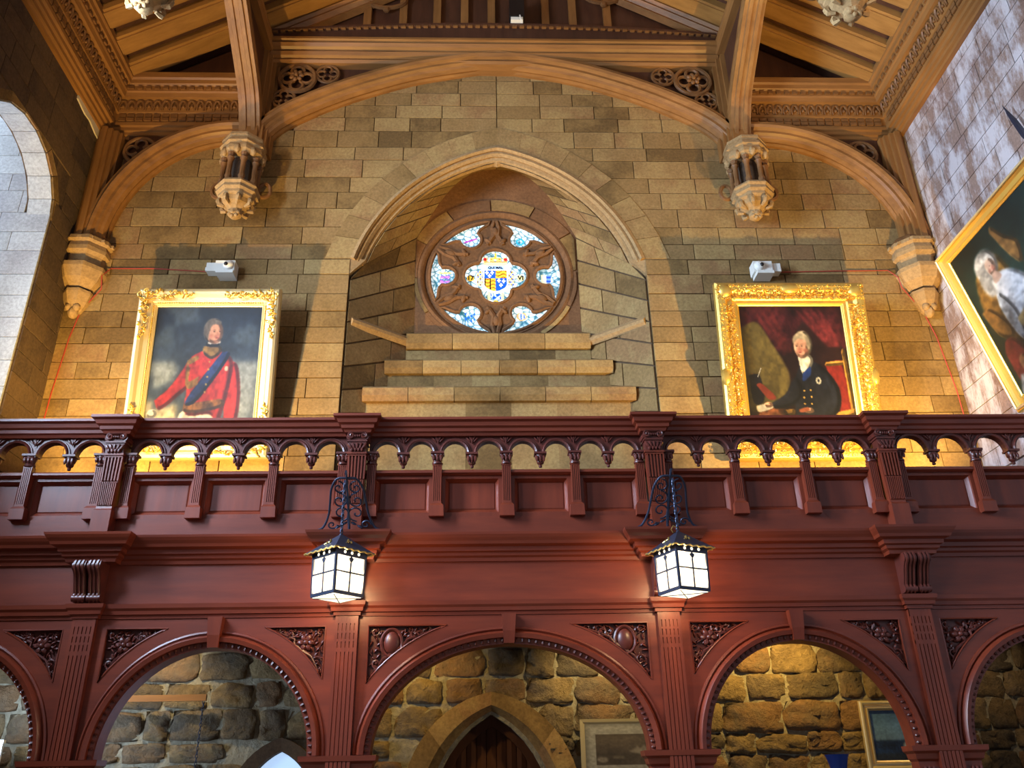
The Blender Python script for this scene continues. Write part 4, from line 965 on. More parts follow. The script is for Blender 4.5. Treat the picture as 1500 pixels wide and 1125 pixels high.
    for k in range(4):
        ca, sa = math.cos(k*PI/2), math.sin(k*PI/2); m_ = MB()
        def S(u, v): s_ = .17-.158*v; z = .395+.135*v; return (u*ca+(s_+.004)*sa, u*sa-(s_+.004)*ca, z+.003)
        for u, v, r_, rot in ((-.018, .34, .011, .5), (.018, .36, .011, -.5), (0, .46, .013, 0)): m_.blob(S(u, v), (r_, r_*.6, r_*1.2), 6, 4)
        m_.tube([S(-.045, .26), S(-.02, .34), S(.01, .4)], .004, 4); m_.build('leaf_piercing', brass, t, True, False)
    m_ = MB(); z = .555; L = (tip.z-3.0-.02); i = 0
    while z < L:
        a = (i % 2)*PI/2; m_.tube([(.011*math.cos(q)*math.cos(a), .011*math.cos(q)*math.sin(a), z+.022*math.sin(q)) for q in np.linspace(0, 2*PI, 11)[:-1]], .0055, 5, True); z += .033; i += 1
    tag(m_.build('chain', iron, t, True, False), 'small black iron chain')
    if rz < .6:
        m_ = MB(); m_.tube([(-.0, 0, .56), (-.05, -.01, .575), (-.075, -.01, .54), (-.06, -.01, .515), (-.03, 0, .52)], .004, 5); m_.build('curled_wire', brass, t, True, False)
lantern(-1.40, R(47), 'square iron lantern with glowing opal panes, hung corner-forward')
lantern(1.425, R(24), 'square iron lantern with glowing opal panes and a curled wire, hung face-forward')

# ------------------------------------------------------------------ passage wall behind the arches
mb = MB(); DC, DHW = -.14, .64
zs_d = [0, 1.3]+list(np.linspace(1.4, 2.33, 8))
def door_half(z, hw=.64, apex=2.335, spring=1.3):
    if z <= spring: return hw
    r = ((apex-spring)**2+hw**2)/(2*hw); v = r*r-(z-spring)**2; return max(hw-r+math.sqrt(max(v, 0)), 0)
for a, b in zip(zs_d[:-1], zs_d[1:]):
    mb.ext([(XL-.3, YE+.02, a), (DC-door_half(a), YE+.02, a), (DC-door_half(b), YE+.02, b), (XL-.3, YE+.02, b)], (0, .2, 0)); mb.ext([(DC+door_half(a), YE+.02, a), (XR+.3, YE+.02, a), (XR+.3, YE+.02, b), (DC+door_half(b), YE+.02, b)], (0, .2, 0))
mb.box(XL-.3, XR+.3, YE+.02, YE+.22, zs_d[-1], 4.02)
wall_pas = tag(mb.build('wall_passage', rub_mortar), 'rough rubble wall of the passage behind the screen', kind='structure')
rub = [unit_rubble(i) for i in range(7)]
for me in rub: me.materials.append(rubble)
def dist_door(x, z): return abs(x-DC) < door_half(z, .95, 2.56, 1.45)+.02 if z < 2.56 else False
def in_win(x, z): return abs(x+2.37) < .5 and z < 2.1
z = 1.42
while z < 3.35:
    h = random.uniform(.20, .34); x = XL
    while x < XR-.05:
        L = random.uniform(.28, .68); e = min(x+L, XR); m = (x+e)/2
        if not ((z < 2.40 and min(abs(m-DC), abs(x+.1-DC), abs(e-.1-DC)) < door_half(z+.02, .72, 2.42, 1.4)) or (abs(m+2.37) < .52 and z < 1.95)):
            k = random.randrange(7); g = random.uniform(.03, .075) if m < .3 else random.uniform(.012, .035)
            link('rubble_stone', rub[k], None, wall_pas, (m, YE+.05, z+h/2+random.uniform(-.01, .01)), (e-x-g*.6, random.uniform(.13, .19), h-g*.5), (0, random.uniform(-.05, .05), 0))
        x = e
    z += h
# doorway
dr = thing('door_1', 'dark plank door in a pointed stone surround', None, (DC, YE, 0)); dr['kind'] = 'structure'
def parch(hw, apex, spring, n=10):
    r = ((apex-spring)**2+hw**2)/(2*hw); out = []
    a1 = math.asin((apex-spring)/r)
    return [(hw-r+r*math.cos(a1*i/n), spring+r*math.sin(a1*i/n)) for i in range(n+1)]
oc, ic = parch(.95, 2.56, 1.45, 12), parch(.64, 2.335, 1.3, 12)
for s in (-1, 1):
    for k in range(4):
        seg = range(3*k, 3*k+4)
        rings = [[(DC+s*oc[j][0], YE-.06, oc[j][1]), (DC+s*(oc[j][0]*.4+ic[j][0]*.6), YE-.06, oc[j][1]*.4+ic[j][1]*.6), (DC+s*ic[j][0], YE+.06, ic[j][1]), (DC+s*ic[j][0], YE+.2, ic[j][1]), (DC+s*oc[j][0], YE+.2, oc[j][1])] for j in seg]
        MB().loft(rings).build('surround_stone', ash_dark if False else ashlar, dr)
    for za_, zb_ in ((0, .7), (.705, 1.3)):
        MB().box(*sorted((DC+s*.64, DC+s*.95)), YE-.06, YE+.2, za_, zb_).build('jamb_stone', ashlar, dr)
    MB().ext([(DC+s*.64, YE-.06, 1.3), (DC+s*.95, YE-.06, 1.3), (DC+s*.95, YE-.06, 1.45)], (0, .2, 0)).build('jamb_stone', ashlar, dr)
fr = [(x, z) for x, z in parch(.655, 2.35, 1.3, 14)]; fr2 = parch(.56, 2.22, 1.3, 14)
mb = MB()
for s in (-1, 1): mb.loft([[(DC+s*a[0], YE+.12, a[1]), (DC+s*b[0], YE+.12, b[1]), (DC+s*b[0], YE+.2, b[1]), (DC+s*a[0], YE+.2, a[1])] for a, b in zip(fr, fr2)])
mb.build('door_frame', door_m, dr)
MB().box(DC-.75, DC+.75, YE+.212, YE+.25, 0, 2.5).build('door_back', door_m, dr)
for k in range(11):
    x0, x1 = -.6+k*1.2/11+.004, -.6+(k+1)*1.2/11-.004; zt = lambda x: max([z for z in np.linspace(0.5, 2.3, 60) if door_half(z, .6, 2.27, 1.3) >= abs(x)] or [.5])
    MB().loft([[(DC+x0, YE+.165, 0), (DC+(x0+x1)/2, YE+.15, 0), (DC+x1, YE+.165, 0), (DC+x1, YE+.21, 0), (DC+x0, YE+.21, 0)], [(DC+x0, YE+.165, zt(x0)), (DC+(x0+x1)/2, YE+.15, zt((x0+x1)/2)), (DC+x1, YE+.165, zt(x1)), (DC+x1, YE+.21, zt(x1)), (DC+x0, YE+.21, zt(x0))]]).build('plank', door_m, dr)
# small pointed window low in the passage
wn = thing('window_5', 'small bright pointed window low in the passage wall', None, (-2.37, YE, 1.0)); wn['kind'] = 'structure'
oc, ic = parch(.52, 2.13, 1.45, 9), parch(.40, 2.0, 1.4, 9)
for s in (-1, 1):
    for k in range(3):
        MB().loft([[(-2.37+s*oc[j][0], YE-.1, oc[j][1]), (-2.37+s*ic[j][0], YE-.08, ic[j][1]), (-2.37+s*ic[j][0]*.92, YE+.05, ic[j][1]-.02), (-2.37+s*oc[j][0], YE+.05, oc[j][1])] for j in range(3*k, 3*k+4)]).build('surround_stone', ash_dark, wn)
MB().ext([(-2.37+x, YE-.012, z) for x, z in ic[:-1]]+[(-2.37-x, YE-.012, z) for x, z in ic[::-1]]+[(-2.77, YE-.012, 1.0), (-1.97, YE-.012, 1.0)], (0, .01, 0)).build('glass_pane', pale_glass, wn)

# ------------------------------------------------------------------ pictures
def blur(a, n):
    for _ in range(n):
        for ax in (0, 1): a = (np.roll(a, 1, ax)+2*a+np.roll(a, -1, ax))/4 if True else a
    return a
def fractal(h, w_, seed, ks=(3, 6, 12, 24)):
    g = np.random.default_rng(seed); out = np.zeros((h, w_))
    for k in ks:
        q = g.random((k+2, k+2)); yy_, xx_ = np.meshgrid(np.linspace(0, k, h), np.linspace(0, k, w_), indexing='ij'); i, j = yy_.astype(int), xx_.astype(int); fy, fx = yy_-i, xx_-j
        fy, fx = fy*fy*(3-2*fy), fx*fx*(3-2*fx)
        out += ((q[i, j]*(1-fy)+q[i+1, j]*fy)*(1-fx)+(q[i, j+1]*(1-fy)+q[i+1, j+1]*fy)*fx)/k**.8
    return (out-out.min())/(out.max()-out.min())
class Canvas:                                            # u 0..1 left-right, v 0..1 top-bottom
    def __init__(s, h, w_): s.v, s.u = np.meshgrid(np.linspace(0, 1, h), np.linspace(0, 1, w_), indexing='ij'); s.c = np.zeros((h, w_, 3)); s.asp = h/w_; s.n = fractal(h, w_, h); s.n2 = fractal(h, w_, h+1, (30, 60))
    def mask(s, pts):
        x, y = s.u, s.v; m = np.zeros(x.shape, bool); n = len(pts)
        for i in range(n):
            (x0, y0), (x1, y1) = pts[i], pts[(i+1) % n]
            if y0 == y1: continue
            m ^= ((y0 > y) != (y1 > y)) & (x < (x1-x0)*(y-y0)/(y1-y0)+x0)
        return m
    def lay(s, m, col, soft=1, shade=(.0, .0), tex=.12, vol=0):
        a = blur(m.astype(float), soft)[..., None]; vs_ = 1
        if vol: b_ = blur(m.astype(float), vol); vs_ = (.30+.85*b_+6*(np.roll(b_, -3, 1)-b_)*.6+6*(np.roll(b_, -3, 0)-b_)*.5)[..., None]; vs_ = np.clip(vs_, .5, 1.25)
        k = vs_*( 1+shade[0]*(s.u-.5)[..., None]+shade[1]*(s.v-.5)[..., None]+tex*(s.n-.5)[..., None]+.35*tex*(s.n2-.5)[..., None])
        s.c = s.c*(1-a)+np.clip(np.array(col)*k, 0, 255)*a
    def poly(s, pts, col, **k): s.lay(s.mask([tuple(p) for p in smooth_curve(list(pts)+[pts[0]], 5)]), col, **k)
    def ell(s, cu, cv, ru, rv, col, **k): s.lay(((s.u-cu)/ru)**2+((s.v-cv)/rv)**2 < 1, col, **k)
def picture(name, label, loc, rot, W_, H_, cv, bars, prof, mat, group=None, ornate=None, mat_white=None, thick=.10):
    t = thing(name, label, 'painting', (0, 0, 0), group)
    cw, chh = W_-2*bars, H_-2*bars
    h, w_ = cv.c.shape[:2]
    u, v = cv.u, cv.v
    P = np.stack([(u-.5)*cw*1.02, np.full_like(u, -.02), H_/2+(.5-v)*chh*1.02], -1)
    ed = np.minimum(np.minimum(u, 1-u), np.minimum(v, 1-v))
    cv.c = np.clip(cv.c*.74*(.86+.28*cv.n2[..., None])*(.75+.25*np.clip(ed/.08, 0, 1))[..., None], 0, 255)
    grid_mesh('canvas', P, cv.c, paint_m, t)
    MB().box(-cw/2-.03, cw/2+.03, -.015, .0, bars-.03, H_-bars+.03).build('stretcher', door_m, t, world=False)
    cs = [(-cw/2, bars), (cw/2, bars), (cw/2, H_-bars), (-cw/2, H_-bars)]
    nrm = [(-1, -1), (1, -1), (1, 1), (-1, 1)]
    for k in range(4):
        a, b = cs[k], cs[(k+1) % 4]; na, nb = nrm[k], nrm[(k+1) % 4]
        MB().loft([[(a[0]+na[0]*o, y, a[1]+na[1]*o) for o, y in prof], [(b[0]+nb[0]*o, y, b[1]+nb[1]*o) for o, y in prof]]).build('frame_bar', mat, t, world=False)
    if ornate: ornate(t, cw, chh, W_, H_, bars)
    t.location = loc; t.rotation_euler = rot; return t
def fprof(b, d): return [(0, -.03), (.012, -.04), (.02, -.035), (.03, -.05), (b*.22, -.05), (b*.28, -d*.55), (b*.5, -d*.62), (b*.62, -d*.9), (b*.78, -d), (b*.92, -d*.92), (b, -d*.7), (b, 0), (0, 0)]
def orn_corner(t, cw, ch, W_, H_, b):
    r = random.Random(3)
    for sx in (-1, 1):
        for sz in (0, 1):
            m_ = MB(); cx_, cz_ = sx*(W_/2-b*.4), (b*.4 if sz == 0 else H_-b*.4); dz = 1 if sz == 0 else -1
            for (L, dx_, dzz) in ((.62, -sx, 0), (.62, 0, dz)):
                for k in range(30):
                    q = L*(k/30)**1.0; j = r.uniform(-.08, .08)*(1-.6*k/30); a = r.uniform(0, PI)
                    x, z = cx_+dx_*q+(j if dx_ == 0 else 0), cz_+dzz*q+(j if dzz == 0 else 0)
                    if k % 3: m_.blob((x, -.105-r.uniform(0, .02), z), (.012, .02, .034*(1.2-.6*k/30)), 5, 4, a)
                    else: m_.tube([(p, -.112, w__) for p, w__ in spiral((x, z), .036*(1.15-.5*k/30), 1.1, a, r.choice((-1, 1)), 9)], .009, 4)
            m_.build('corner_ornament', gold, t, True, False)
    m_ = MB()
    for sx in (-1, 1):
        for k in range(70): m_.blob((sx*(cw/2+.045), -.055, b+k*ch/69), (.010, .012, .014), 5, 3)
    for z in (b-.045, H_-b+.045):
        for k in range(46): m_.blob((-cw/2+k*cw/45, -.055, z), (.014, .012, .010), 5, 3)
    tag(m_.build('bead_row', gold, t, True, False), kind='stuff')
def orn_full(t, cw, ch, W_, H_, b):
    r = random.Random(5)
    bars_ = [((-W_/2, b*.45), (W_/2, b*.45), 1), ((-W_/2, H_-b*.45), (W_/2, H_-b*.45), 1), ((-W_/2+b*.45, b), (-W_/2+b*.45, H_-b), 0), ((W_/2-b*.45, b), (W_/2-b*.45, H_-b), 0)]
    for p, q, hor in bars_:
        m_ = MB(); L = math.hypot(q[0]-p[0], q[1]-p[1]); n = int(L/.036)
        for k in range(n):
            f_ = (k+.5)/n
            for row in (-.085, -.03, .03, .08):
                x = p[0]+(q[0]-p[0])*f_+(0 if hor else row); z = p[1]+(q[1]-p[1])*f_+(row if hor else 0); a = r.uniform(0, PI)
                if r.random() < .7: m_.blob((x+r.uniform(-.012, .012), -.105, z+r.uniform(-.012, .012)), (.012, .026, .03), 5, 3, a)
                else: m_.tube([(u_, -.122, w__) for u_, w__ in spiral((x, z), .026, 1, a, 1, 6)], .008, 4)
        m_.build('foliage_ornament', gold, t, True, False)
    for cc, rr_ in [((sx*(W_/2-b*.4), -.10, H_-b*.4), (.1, .05, .1)) for sx in (-1, 1)]+[((sx*(W_/2-.03), -.10, H_*.45), (.06, .05, .12)) for sx in (-1, 1)]+[((0, -.10, H_-b*.3), (.14, .05, .08))]:
        MB().blob(cc, rr_, 8, 5).build('cartouche', gold, t, True, False)
# portrait with red coat
def face(cv, cu, cw_, ru, rv, turn, hair, skin=(206, 152, 126)):
    cv.ell(cu, cw_, ru, rv, skin, soft=2, vol=9, tex=.3)
    cv.ell(cu-turn*ru*.3, cw_-rv*.45, ru*.6, rv*.35, tuple(min(255, c*1.1) for c in skin), soft=6)
    cv.ell(cu+turn*ru*.25, cw_+rv*.3, ru*.35, rv*.22, (200, 126, 108), soft=5); cv.ell(cu-turn*ru*.5, cw_+rv*.3, ru*.25, rv*.2, (186, 116, 98), soft=5)
    for d in (-.38, .30): cv.ell(cu+ru*(turn*.25+d), cw_-rv*.12, ru*.13, rv*.045, (58, 40, 36), soft=1); cv.ell(cu+ru*(turn*.25+d), cw_-rv*.26, ru*.20, rv*.035, (120, 86, 70), soft=2)
    cv.poly([(cu+ru*(turn*.28-.06), cw_-rv*.1), (cu+ru*(turn*.28+.06), cw_-rv*.1), (cu+ru*(turn*.42+.1), cw_+rv*.22), (cu+ru*(turn*.3-.1), cw_+rv*.24)], (190, 130, 108), soft=2)
    cv.ell(cu+ru*turn*.28, cw_+rv*.46, ru*.22, rv*.05, (150, 74, 68), soft=1); cv.ell(cu+ru*turn*.2, cw_+rv*.8, ru*.3, rv*.1, (186, 130, 110), soft=4)
cv = Canvas(250, 196); n = cv.n[..., None]; v = cv.v[..., None]
sky = np.array((22, 32, 50))*(1-v)+np.array((96, 110, 124))*v; cv.c = sky*(.55+.85*n)
cv.lay((cv.n > .55) & (cv.v > .42), (134, 142, 146), soft=40, tex=.6); cv.lay((cv.v > .70) & (cv.n > .42) & (cv.u < .55), (196, 184, 152), soft=40, tex=.6); cv.lay((cv.n > .7) & (cv.v < .3), (70, 84, 100), soft=30)
cv.poly([(.30, .86), (.34, .78), (.5, .76), (.66, .8), (.70, 1.05), (.28, 1.05)], (206, 204, 196), soft=2, tex=.5, vol=16)
cv.poly([(.70, .42), (.80, .44), (.85, .62), (.85, .80), (.80, .94), (.71, .95), (.72, .80), (.70, .62)], (168, 38, 32), soft=2, tex=.7, vol=14)
cv.poly([(.08, .70), (.2, .61), (.29, .50), (.36, .41), (.43, .44), (.42, .56), (.3, .66), (.14, .765)], (172, 40, 34), soft=2, tex=.7, vol=12)
cv.poly([(.35, .44), (.38, .38), (.5, .335), (.66, .35), (.76, .42), (.75, .60), (.70, .80), (.66, .90), (.6, .80), (.38, .80), (.36, .62)], (176, 42, 35), soft=2, tex=.7, vol=24)
cv.poly([(.35, .725), (.5, .71), (.69, .69), (.70, .745), (.5, .785), (.36, .78)], (150, 98, 44), soft=1, tex=1.3, vol=8)
cv.poly([(.655, .345), (.72, .385), (.47, .70), (.365, .695)], (30, 46, 100), soft=1, tex=.7, vol=10)
for k in range(3): cv.poly([(.335+.012*k, .43+.02*k), (.35+.012*k, .43+.02*k), (.37, .56+.014*k), (.45, .53+.02*k), (.455, .545+.02*k), (.38, .59+.014*k), (.34, .53+.02*k)], (170, 128, 62), soft=1, tex=1.2)
cv.poly([(.34, .41), (.42, .375), (.44, .40), (.36, .44)], (178, 138, 70), soft=1, tex=1.2)
for k in range(5): cv.ell(.545-.004*k, .42+.055*k, .009, .008, (196, 156, 84), soft=1)
cv.poly([(.475, .305), (.61, .295), (.645, .345), (.56, .40), (.475, .355)], (112, 88, 46), soft=1, tex=1.2, vol=6); cv.poly([(.50, .275), (.61, .28), (.60, .31), (.505, .305)], (20, 20, 26), soft=1); cv.poly([(.51, .272), (.61, .262), (.62, .282), (.52, .289)], (226, 222, 214), soft=1)
cv.ell(.545, .185, .088, .092, (92, 84, 78), soft=2, tex=.6, vol=6)
face(cv, .57, .205, .074, .083, 1, None)
cv.poly([(.475, .215), (.47, .15), (.53, .105), (.61, .115), (.61, .14), (.54, .145), (.515, .20), (.505, .25)], (104, 96, 90), soft=2, tex=.8)
cv.ell(.07, .795, .045, .032, (222, 216, 206), soft=1, vol=4); cv.poly([(.045, .82), (.06, .82), (.075, .95), (.055, .95)], (150, 140, 120), soft=1); cv.ell(.055, .93, .05, .025, (176, 138, 66), soft=1, tex=1); cv.poly([(.70, .90), (.81, .89), (.79, 1.0), (.69, 1.0)], (168, 126, 62), soft=1, tex=1.4)
cv.ell(.705, .47, .018, .02, (206, 200, 180), soft=1)
picture('portrait_painting', 'gilt framed portrait of a standing man in a red coat with blue sash', (-3.73, 9.80, 5.26), (R(-0), 0, 0), 1.80, 2.26, cv, .235, fprof(.235, .11), gold_pale, 'portraits above the gallery', orn_corner).rotation_euler = (R(7), 0, 0)
# portrait of a seated man in black
cv = Canvas(250, 196); n = cv.n[..., None]; v = cv.v[..., None]; u = cv.u[..., None]
cv.c = (np.array((50, 26, 24))*(1-.45*v))*(.5+.9*n)
cv.poly([(0, .17), (.16, .13), (.28, .28), (.37, .42), (.42, .56), (.34, .70), (.0, .78)], (148, 128, 66), soft=8, shade=(1.2, -.3), tex=.4)
cv.poly([(.0, .0), (.5, .0), (1.0, .0), (1.0, .34), (.82, .2), (.6, .14), (.45, .34), (.36, .38), (.18, .13), (.0, .17)], (64, 24, 27), soft=5, tex=1.5)
for k in range(4): cv.poly([(.55+.07*k, .04), (.6+.07*k, .06), (.84+.03*k, .3), (.8+.03*k, .31), (.66+.05*k, .17)], (104, 38, 40), soft=6, tex=.9)
for k in range(3): cv.poly([(.12+.08*k, .03), (.16+.08*k, .04), (.40+.03*k, .33), (.37+.03*k, .34)], (90, 34, 34), soft=6, tex=.9)
cv.poly([(.77, .46), (.95, .45), (.98, .82), (.86, .84)], (116, 34, 30), soft=2, tex=.4, vol=14)
for p in ([(.78, .44), (.96, .43), (.96, .46), (.78, .47)], [(.94, .38), (.965, .38), (1.0, .84), (.955, .84)], [(.80, .815), (.99, .79), (1.0, .83), (.82, .86)], [(.83, .85), (.87, .85), (.885, .93), (.86, 1.0), (.84, .94)], [(.30, .80), (.42, .79), (.42, .83), (.32, .84)]): cv.poly(p, (164, 120, 54), soft=1, tex=1.0, vol=5)
cv.ell(.955, .37, .018, .03, (176, 130, 60), soft=1, vol=4)
cv.poly([(.10, .80), (.28, .78), (.36, .82), (.34, 1.0), (.10, 1.0)], (84, 48, 28), soft=2, tex=1.8, vol=14)
cv.poly([(.04, .54), (.14, .54), (.16, .72), (.06, .74)], (24, 22, 24), soft=1, tex=.9); cv.poly([(.10, .61), (.15, .60), (.27, .70), (.2, .715)], (126, 50, 36), soft=1); cv.poly([(.08, .765), (.20, .745), (.24, .775), (.1, .81)], (206, 198, 182), soft=1)
cv.poly([(.12, .55), (.125, .55), (.16, .49), (.155, .49)], (210, 206, 196), soft=0)
cv.poly([(.36, .88), (.6, .84), (.8, .88), (.82, 1.02), (.34, 1.02)], (36, 42, 44), soft=2, tex=.9, vol=16)
cv.poly([(.49, .53), (.54, .46), (.66, .44), (.77, .50), (.87, .64), (.85, .79), (.72, .87), (.5, .88), (.44, .80), (.45, .62)], (24, 26, 36), soft=2, tex=.9, vol=22)
cv.poly([(.22, .745), (.36, .68), (.44, .58), (.5, .56), (.52, .68), (.42, .76), (.26, .785)], (26, 28, 38), soft=2, tex=.9, vol=10)
cv.poly([(.52, .40), (.62, .385), (.66, .43), (.59, .53), (.54, .52)], (222, 216, 200), soft=1, tex=.6, vol=5); cv.poly([(.545, .525), (.625, .475), (.615, .54), (.54, .585)], (28, 54, 124), soft=1, tex=.6)
cv.ell(.585, .30, .085, .098, (180, 164, 136), soft=3, tex=.8, vol=6)
face(cv, .565, .328, .070, .084, -1, None, (214, 160, 134))
cv.poly([(.49, .30), (.50, .245), (.57, .22), (.64, .25), (.65, .33), (.625, .34), (.61, .28), (.55, .262), (.515, .28)], (188, 172, 144), soft=3, tex=.8)
for a_ in range(8): cv.ell(.685+.018*math.cos(a_*PI/4), .58+.02*math.sin(a_*PI/4), .008, .009, (226, 222, 206), soft=1)
cv.ell(.195, .758, .04, .02, (206, 154, 128), soft=1, vol=4); cv.ell(.56, .80, .05, .02, (206, 156, 130), soft=1, vol=4); cv.poly([(.47, .79), (.55, .775), (.56, .80), (.48, .815)], (150, 80, 56), soft=1)
for du, dv in ((.54, .655), (.60, .65), (.53, .705), (.60, .70), (.53, .75), (.595, .75)): cv.ell(du, dv, .009, .007, (186, 148, 76), soft=0)
picture('portrait_painting', 'heavily carved gilt framed portrait of a seated man in a dark coat', (3.82, 9.80, 5.20), (0, 0, 0), 1.98, 2.40, cv, .31, fprof(.31, .12), gold, 'portraits above the gallery', orn_full).rotation_euler = (R(7), 0, 0)
# big painting leaning from the right wall (its far edge at y 8.8)
cv = Canvas(230, 280); n = cv.n[..., None]; v = cv.v[..., None]
cv.c = np.array((14, 42, 38))*(.4+1.1*n)+np.array((16, 10, 0))*v
cv.poly([(.05, .40), (.10, .24), (.22, .16), (.32, .24), (.33, .6), (.2, .74), (.10, .62)], (112, 80, 34), soft=10, tex=1.2, vol=20)
cv.poly([(.33, .07), (.36, .05), (.41, .16), (.46, .24), (.42, .36), (.37, .26)], (134, 92, 46), soft=4, tex=.9, vol=8); cv.poly([(.03, .42), (.10, .44), (.17, .60), (.14, .68), (.06, .60)], (134, 94, 44), soft=4, tex=.9, vol=8)
cv.poly([(.18, .35), (.26, .30), (.36, .36), (.46, .56), (.52, .86), (.54, 1.02), (.24, 1.02), (.21, .74), (.16, .56)], (196, 198, 200), soft=4, tex=1.0, vol=20)
cv.poly([(.16, .46), (.2, .40), (.25, .56), (.22, .74), (.17, .66)], (184, 190, 196), soft=3, tex=1.2, vol=8); cv.poly([(.22, .60), (.40, .55), (.42, .60), (.24, .66)], (188, 158, 100), soft=3, tex=.8)
cv.poly([(.26, .64), (.34, .66), (.42, .72), (.40, .75), (.28, .70)], (206, 170, 148), soft=3, vol=5)
cv.ell(.21, .21, .085, .10, (176, 172, 164), soft=6, tex=1.4, vol=10); cv.ell(.17, .30, .05, .10, (170, 166, 158), soft=8, tex=1.4)
face(cv, .235, .235, .036, .056, 1, None, (216, 180, 158)); cv.poly([(.215, .28), (.25, .28), (.27, .33), (.21, .34)], (212, 176, 154), soft=2)
cv.poly([(.04, .72), (.08, .66), (.14, .68), (.18, .78), (.14, .84), (.1, .95), (.04, .9)], (118, 40, 34), soft=3, tex=.8, vol=10); face(cv, .125, .84, .032, .055, 1, None, (140, 92, 58)); cv.poly([(.06, .88), (.11, .9), (.2, .9), (.28, 1.02), (.02, 1.02)], (140, 134, 124), soft=4, tex=1.2, vol=10)
def orn_plain(t, cw, ch, W_, H_, b):
    m_ = MB()
    for z in (b*.25, H_-b*.25): m_.tube([(-W_/2+.05, -.10, z), (W_/2-.05, -.10, z)], .016, 6)
    for x in (-W_/2+b*.25, W_/2-b*.25): m_.tube([(x, -.10, .05), (x, -.10, H_-.05)], .016, 6)
    m_.build('frame_roll', gold_pale, t, True, False)
picture('large_painting', 'large gilt framed painting of a figure in white leaning out from the stained wall', (XR-.05, 7.45, 5.42), (0, 0, 0), 2.70, 2.16, cv, .16, fprof(.16, .09), gold, None, orn_plain).rotation_euler = (R(13), 0, R(-90))
# small pictures in the passage
cv = Canvas(60, 90); n = cv.n[..., None]; cv.c = np.array((112, 98, 84))*(.8+.4*n); cv.lay((cv.u < .14) | (cv.u > .86) | (cv.v < .22) | (cv.v > .80), (206, 200, 188), soft=0, tex=.02)
cv.poly([(.55, .55), (.62, .5), (.66, .44), (.7, .5), (.74, .42), (.78, .55), (.7, .6)], (178, 164, 146), soft=1); cv.ell(.22, .70, .07, .05, (190, 176, 160), soft=2); cv.ell(.42, .66, .08, .03, (150, 136, 118), soft=2)
picture('framed_print', 'small brown landscape print with a cream mount beside the pointed door', (1.28, 9.83, 1.66), (0, 0, 0), .94, .60, cv, .05, [(0, -.02), (.02, -.03), (.05, -.035), (.05, 0), (0, 0)], gold_pale).rotation_euler = (R(3), 0, 0)
cv = Canvas(60, 60); v = cv.v[..., None]; n = cv.n[..., None]; cv.c = np.array((96, 146, 200))*(1-v)+np.array((160, 196, 226))*v; cv.c = cv.c*(.85+.3*n); cv.lay(cv.v > .6, (34, 66, 120), soft=2, tex=1.0); cv.ell(.72, .70, .10, .08, (200, 206, 210), soft=2); cv.lay(cv.v > .86, (44, 54, 66), soft=3, tex=1.0)
picture('framed_print', 'small blue seascape in a pale carved frame hung on the rubble wall', (4.24, 9.83, 1.70), (0, 0, 0), .72, .70, cv, .10, fprof(.10, .06), gold_pale).rotation_euler = (R(3), 0, 0)

# ------------------------------------------------------------------ small things
for x, s, lab in ((-3.69, -1, 'white security camera over the portrait in the red coat'), (3.63, 1, 'white security camera over the portrait of the seated man')):
    t = thing('security_camera', lab, 'camera', (x, YE, 8.0), 'security cameras')
    m_ = MB(); m_.box(x-.13, x+.13, 9.70, 9.87, 7.93, 8.10); m_.build('body', plastic, t); MB().box(x-.10, x+.13, 9.66, 9.88, 7.885, 7.93).build('shelf', plastic, t)
    MB().box(*sorted((x+s*.14, x+s*.26)), 9.74, 9.87, 7.96, 8.09).build('junction_box', plastic, t); MB().box(*sorted((x+s*.26, x+s*.29)), 9.79, 9.83, 8.0, 8.05).build('gland', plastic, t)
    m_ = MB(); m_.blob((x-s*.05, 9.70, 8.02), (.075, .06, .075), 12, 8); m_.build('dome', plastic, t, True); m_ = MB(); m_.blob((x-s*.03, 9.64, 8.01), (.028, .02, .028), 10, 6); m_.build('lens', black, t, True)
yc = YE-.03
for pts, lab in (([(-3.98, yc, 8.03), (-4.7, yc, 8.08), (-5.28, yc, 8.08), (-5.33, yc-.1, 7.9), (-5.32, yc-.05, 7.72), (-5.55, yc, 7.42), (-5.62, yc, 7.0), (-5.68, yc, 6.2), (-5.72, yc, 5.0)], 'thin red cable running down the corner by the dark wall'),
                 ([(3.92, yc, 8.03), (4.7, yc, 8.05), (5.46, yc, 8.06), (5.52, yc-.1, 7.88), (5.55, yc-.08, 7.72), (5.8, yc, 7.42), (5.9, yc, 7.0), (5.98, yc, 6.2), (6.0, yc, 5.0)], 'thin red cable running down the corner by the white-stained wall')):
    tag(MB().tube(pts, .0075, 5).build('red_cable', red_m, None, True), lab, 'cable', 'red cables')
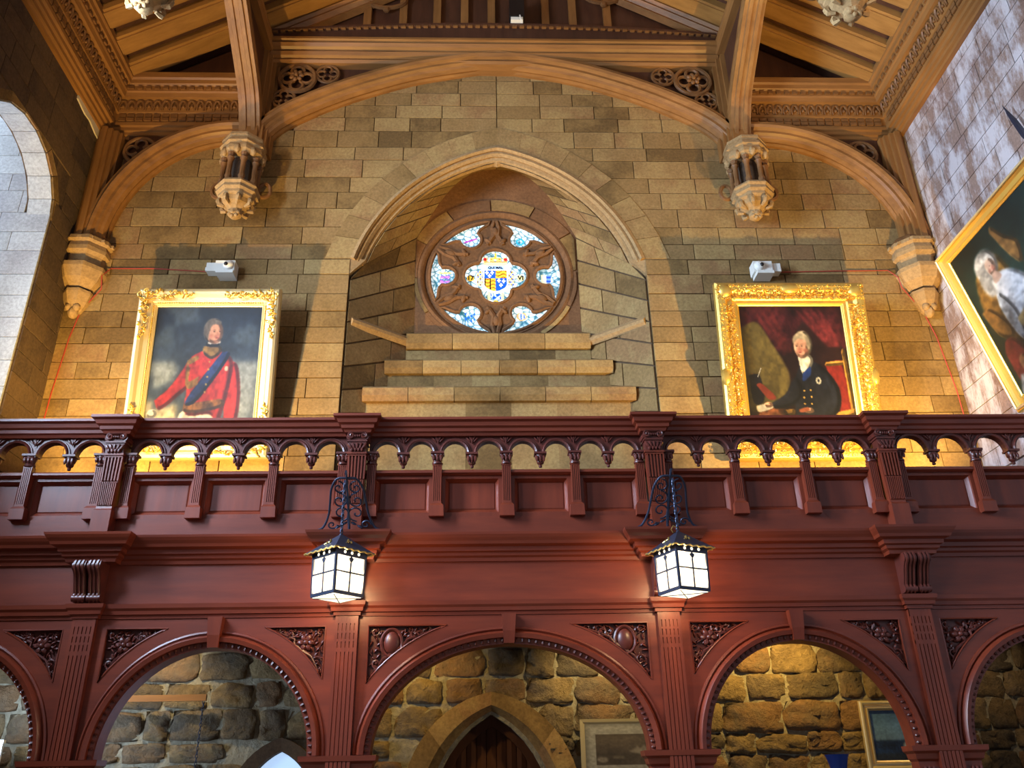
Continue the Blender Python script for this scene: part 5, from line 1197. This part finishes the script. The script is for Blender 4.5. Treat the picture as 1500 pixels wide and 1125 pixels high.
t = thing('spear', 'dark iron spear blade mounted on the white-stained wall above the painting', 'spear', (5.96, 7.2, 7.6))
MB().tube([(5.94, 7.46, 8.80), (5.95, 7.38, 8.50), (5.95, 7.30, 8.20), (5.95, 7.24, 8.0)], [.002, .03, .035, .012], 4).build('blade', iron, t); MB().tube([(5.95, 7.25, 8.02), (5.97, 7.13, 7.60)], .018, 8).build('shaft', door_m, t); MB().box(5.94, XR-.004, 7.16, 7.22, 7.78, 7.82).build('wall_hook', iron, t)
t = thing('hanging_rail', 'narrow wooden rail hung on chains against the rubble wall', 'rail', (-3.7, 9.74, 2.5))
MB().box(-4.45, -3.19, 9.70, 9.74, 2.50, 2.565).build('rail', oak_x, t)
for x in (-3.215, -4.42):
    m_ = MB(); z = 2.49; i = 0
    while z > 1.5:
        a = (i % 2)*PI/2; m_.tube([(x+.012*math.cos(q)*math.cos(a), 9.72+.012*math.cos(q)*math.sin(a), z+.025*math.sin(q)) for q in np.linspace(0, 2*PI, 9)[:-1]], .004, 4, True); z -= .038; i += 1
    m_.build('chain', iron, t, True)
t = thing('information_board', 'white display board standing in the passage by the end arch', 'board', (-5.35, 9.5, 0))
MB().box(-5.62, -5.12, 9.5, 9.53, 1.2, 2.12).build('panel', white_card, t); MB().box(-5.63, -5.11, 9.49, 9.54, 2.10, 2.135).build('top_edge', plastic, t)
for x in (-5.55, -5.2): MB().box(x-.02, x+.02, 9.5, 9.54, 0, 1.25).build('leg', plastic, t)
t = thing('blue_urn', 'glossy blue flared vase in front of the rubble wall', 'vase', (3.46, 9.55, 0))
MB().lathe([(0, 1.2), (.10, 1.2), (.11, 1.25), (.06, 1.4), (.06, 1.62), (.085, 1.74), (.11, 1.83), (.125, 1.86), (.105, 1.86), (.08, 1.78), (0, 1.7)], (3.46, 9.55, 0), 20).build('vase_body', blue_m, t, True)
MB().box(3.26, 3.66, 9.36, 9.72, 0, 1.2).build('plinth', door_m, t)
print('objects', len(bpy.data.objects), 'tris', sum(len(m.loop_triangles) or sum(len(p.vertices)-2 for p in m.polygons) for m in bpy.data.meshes))
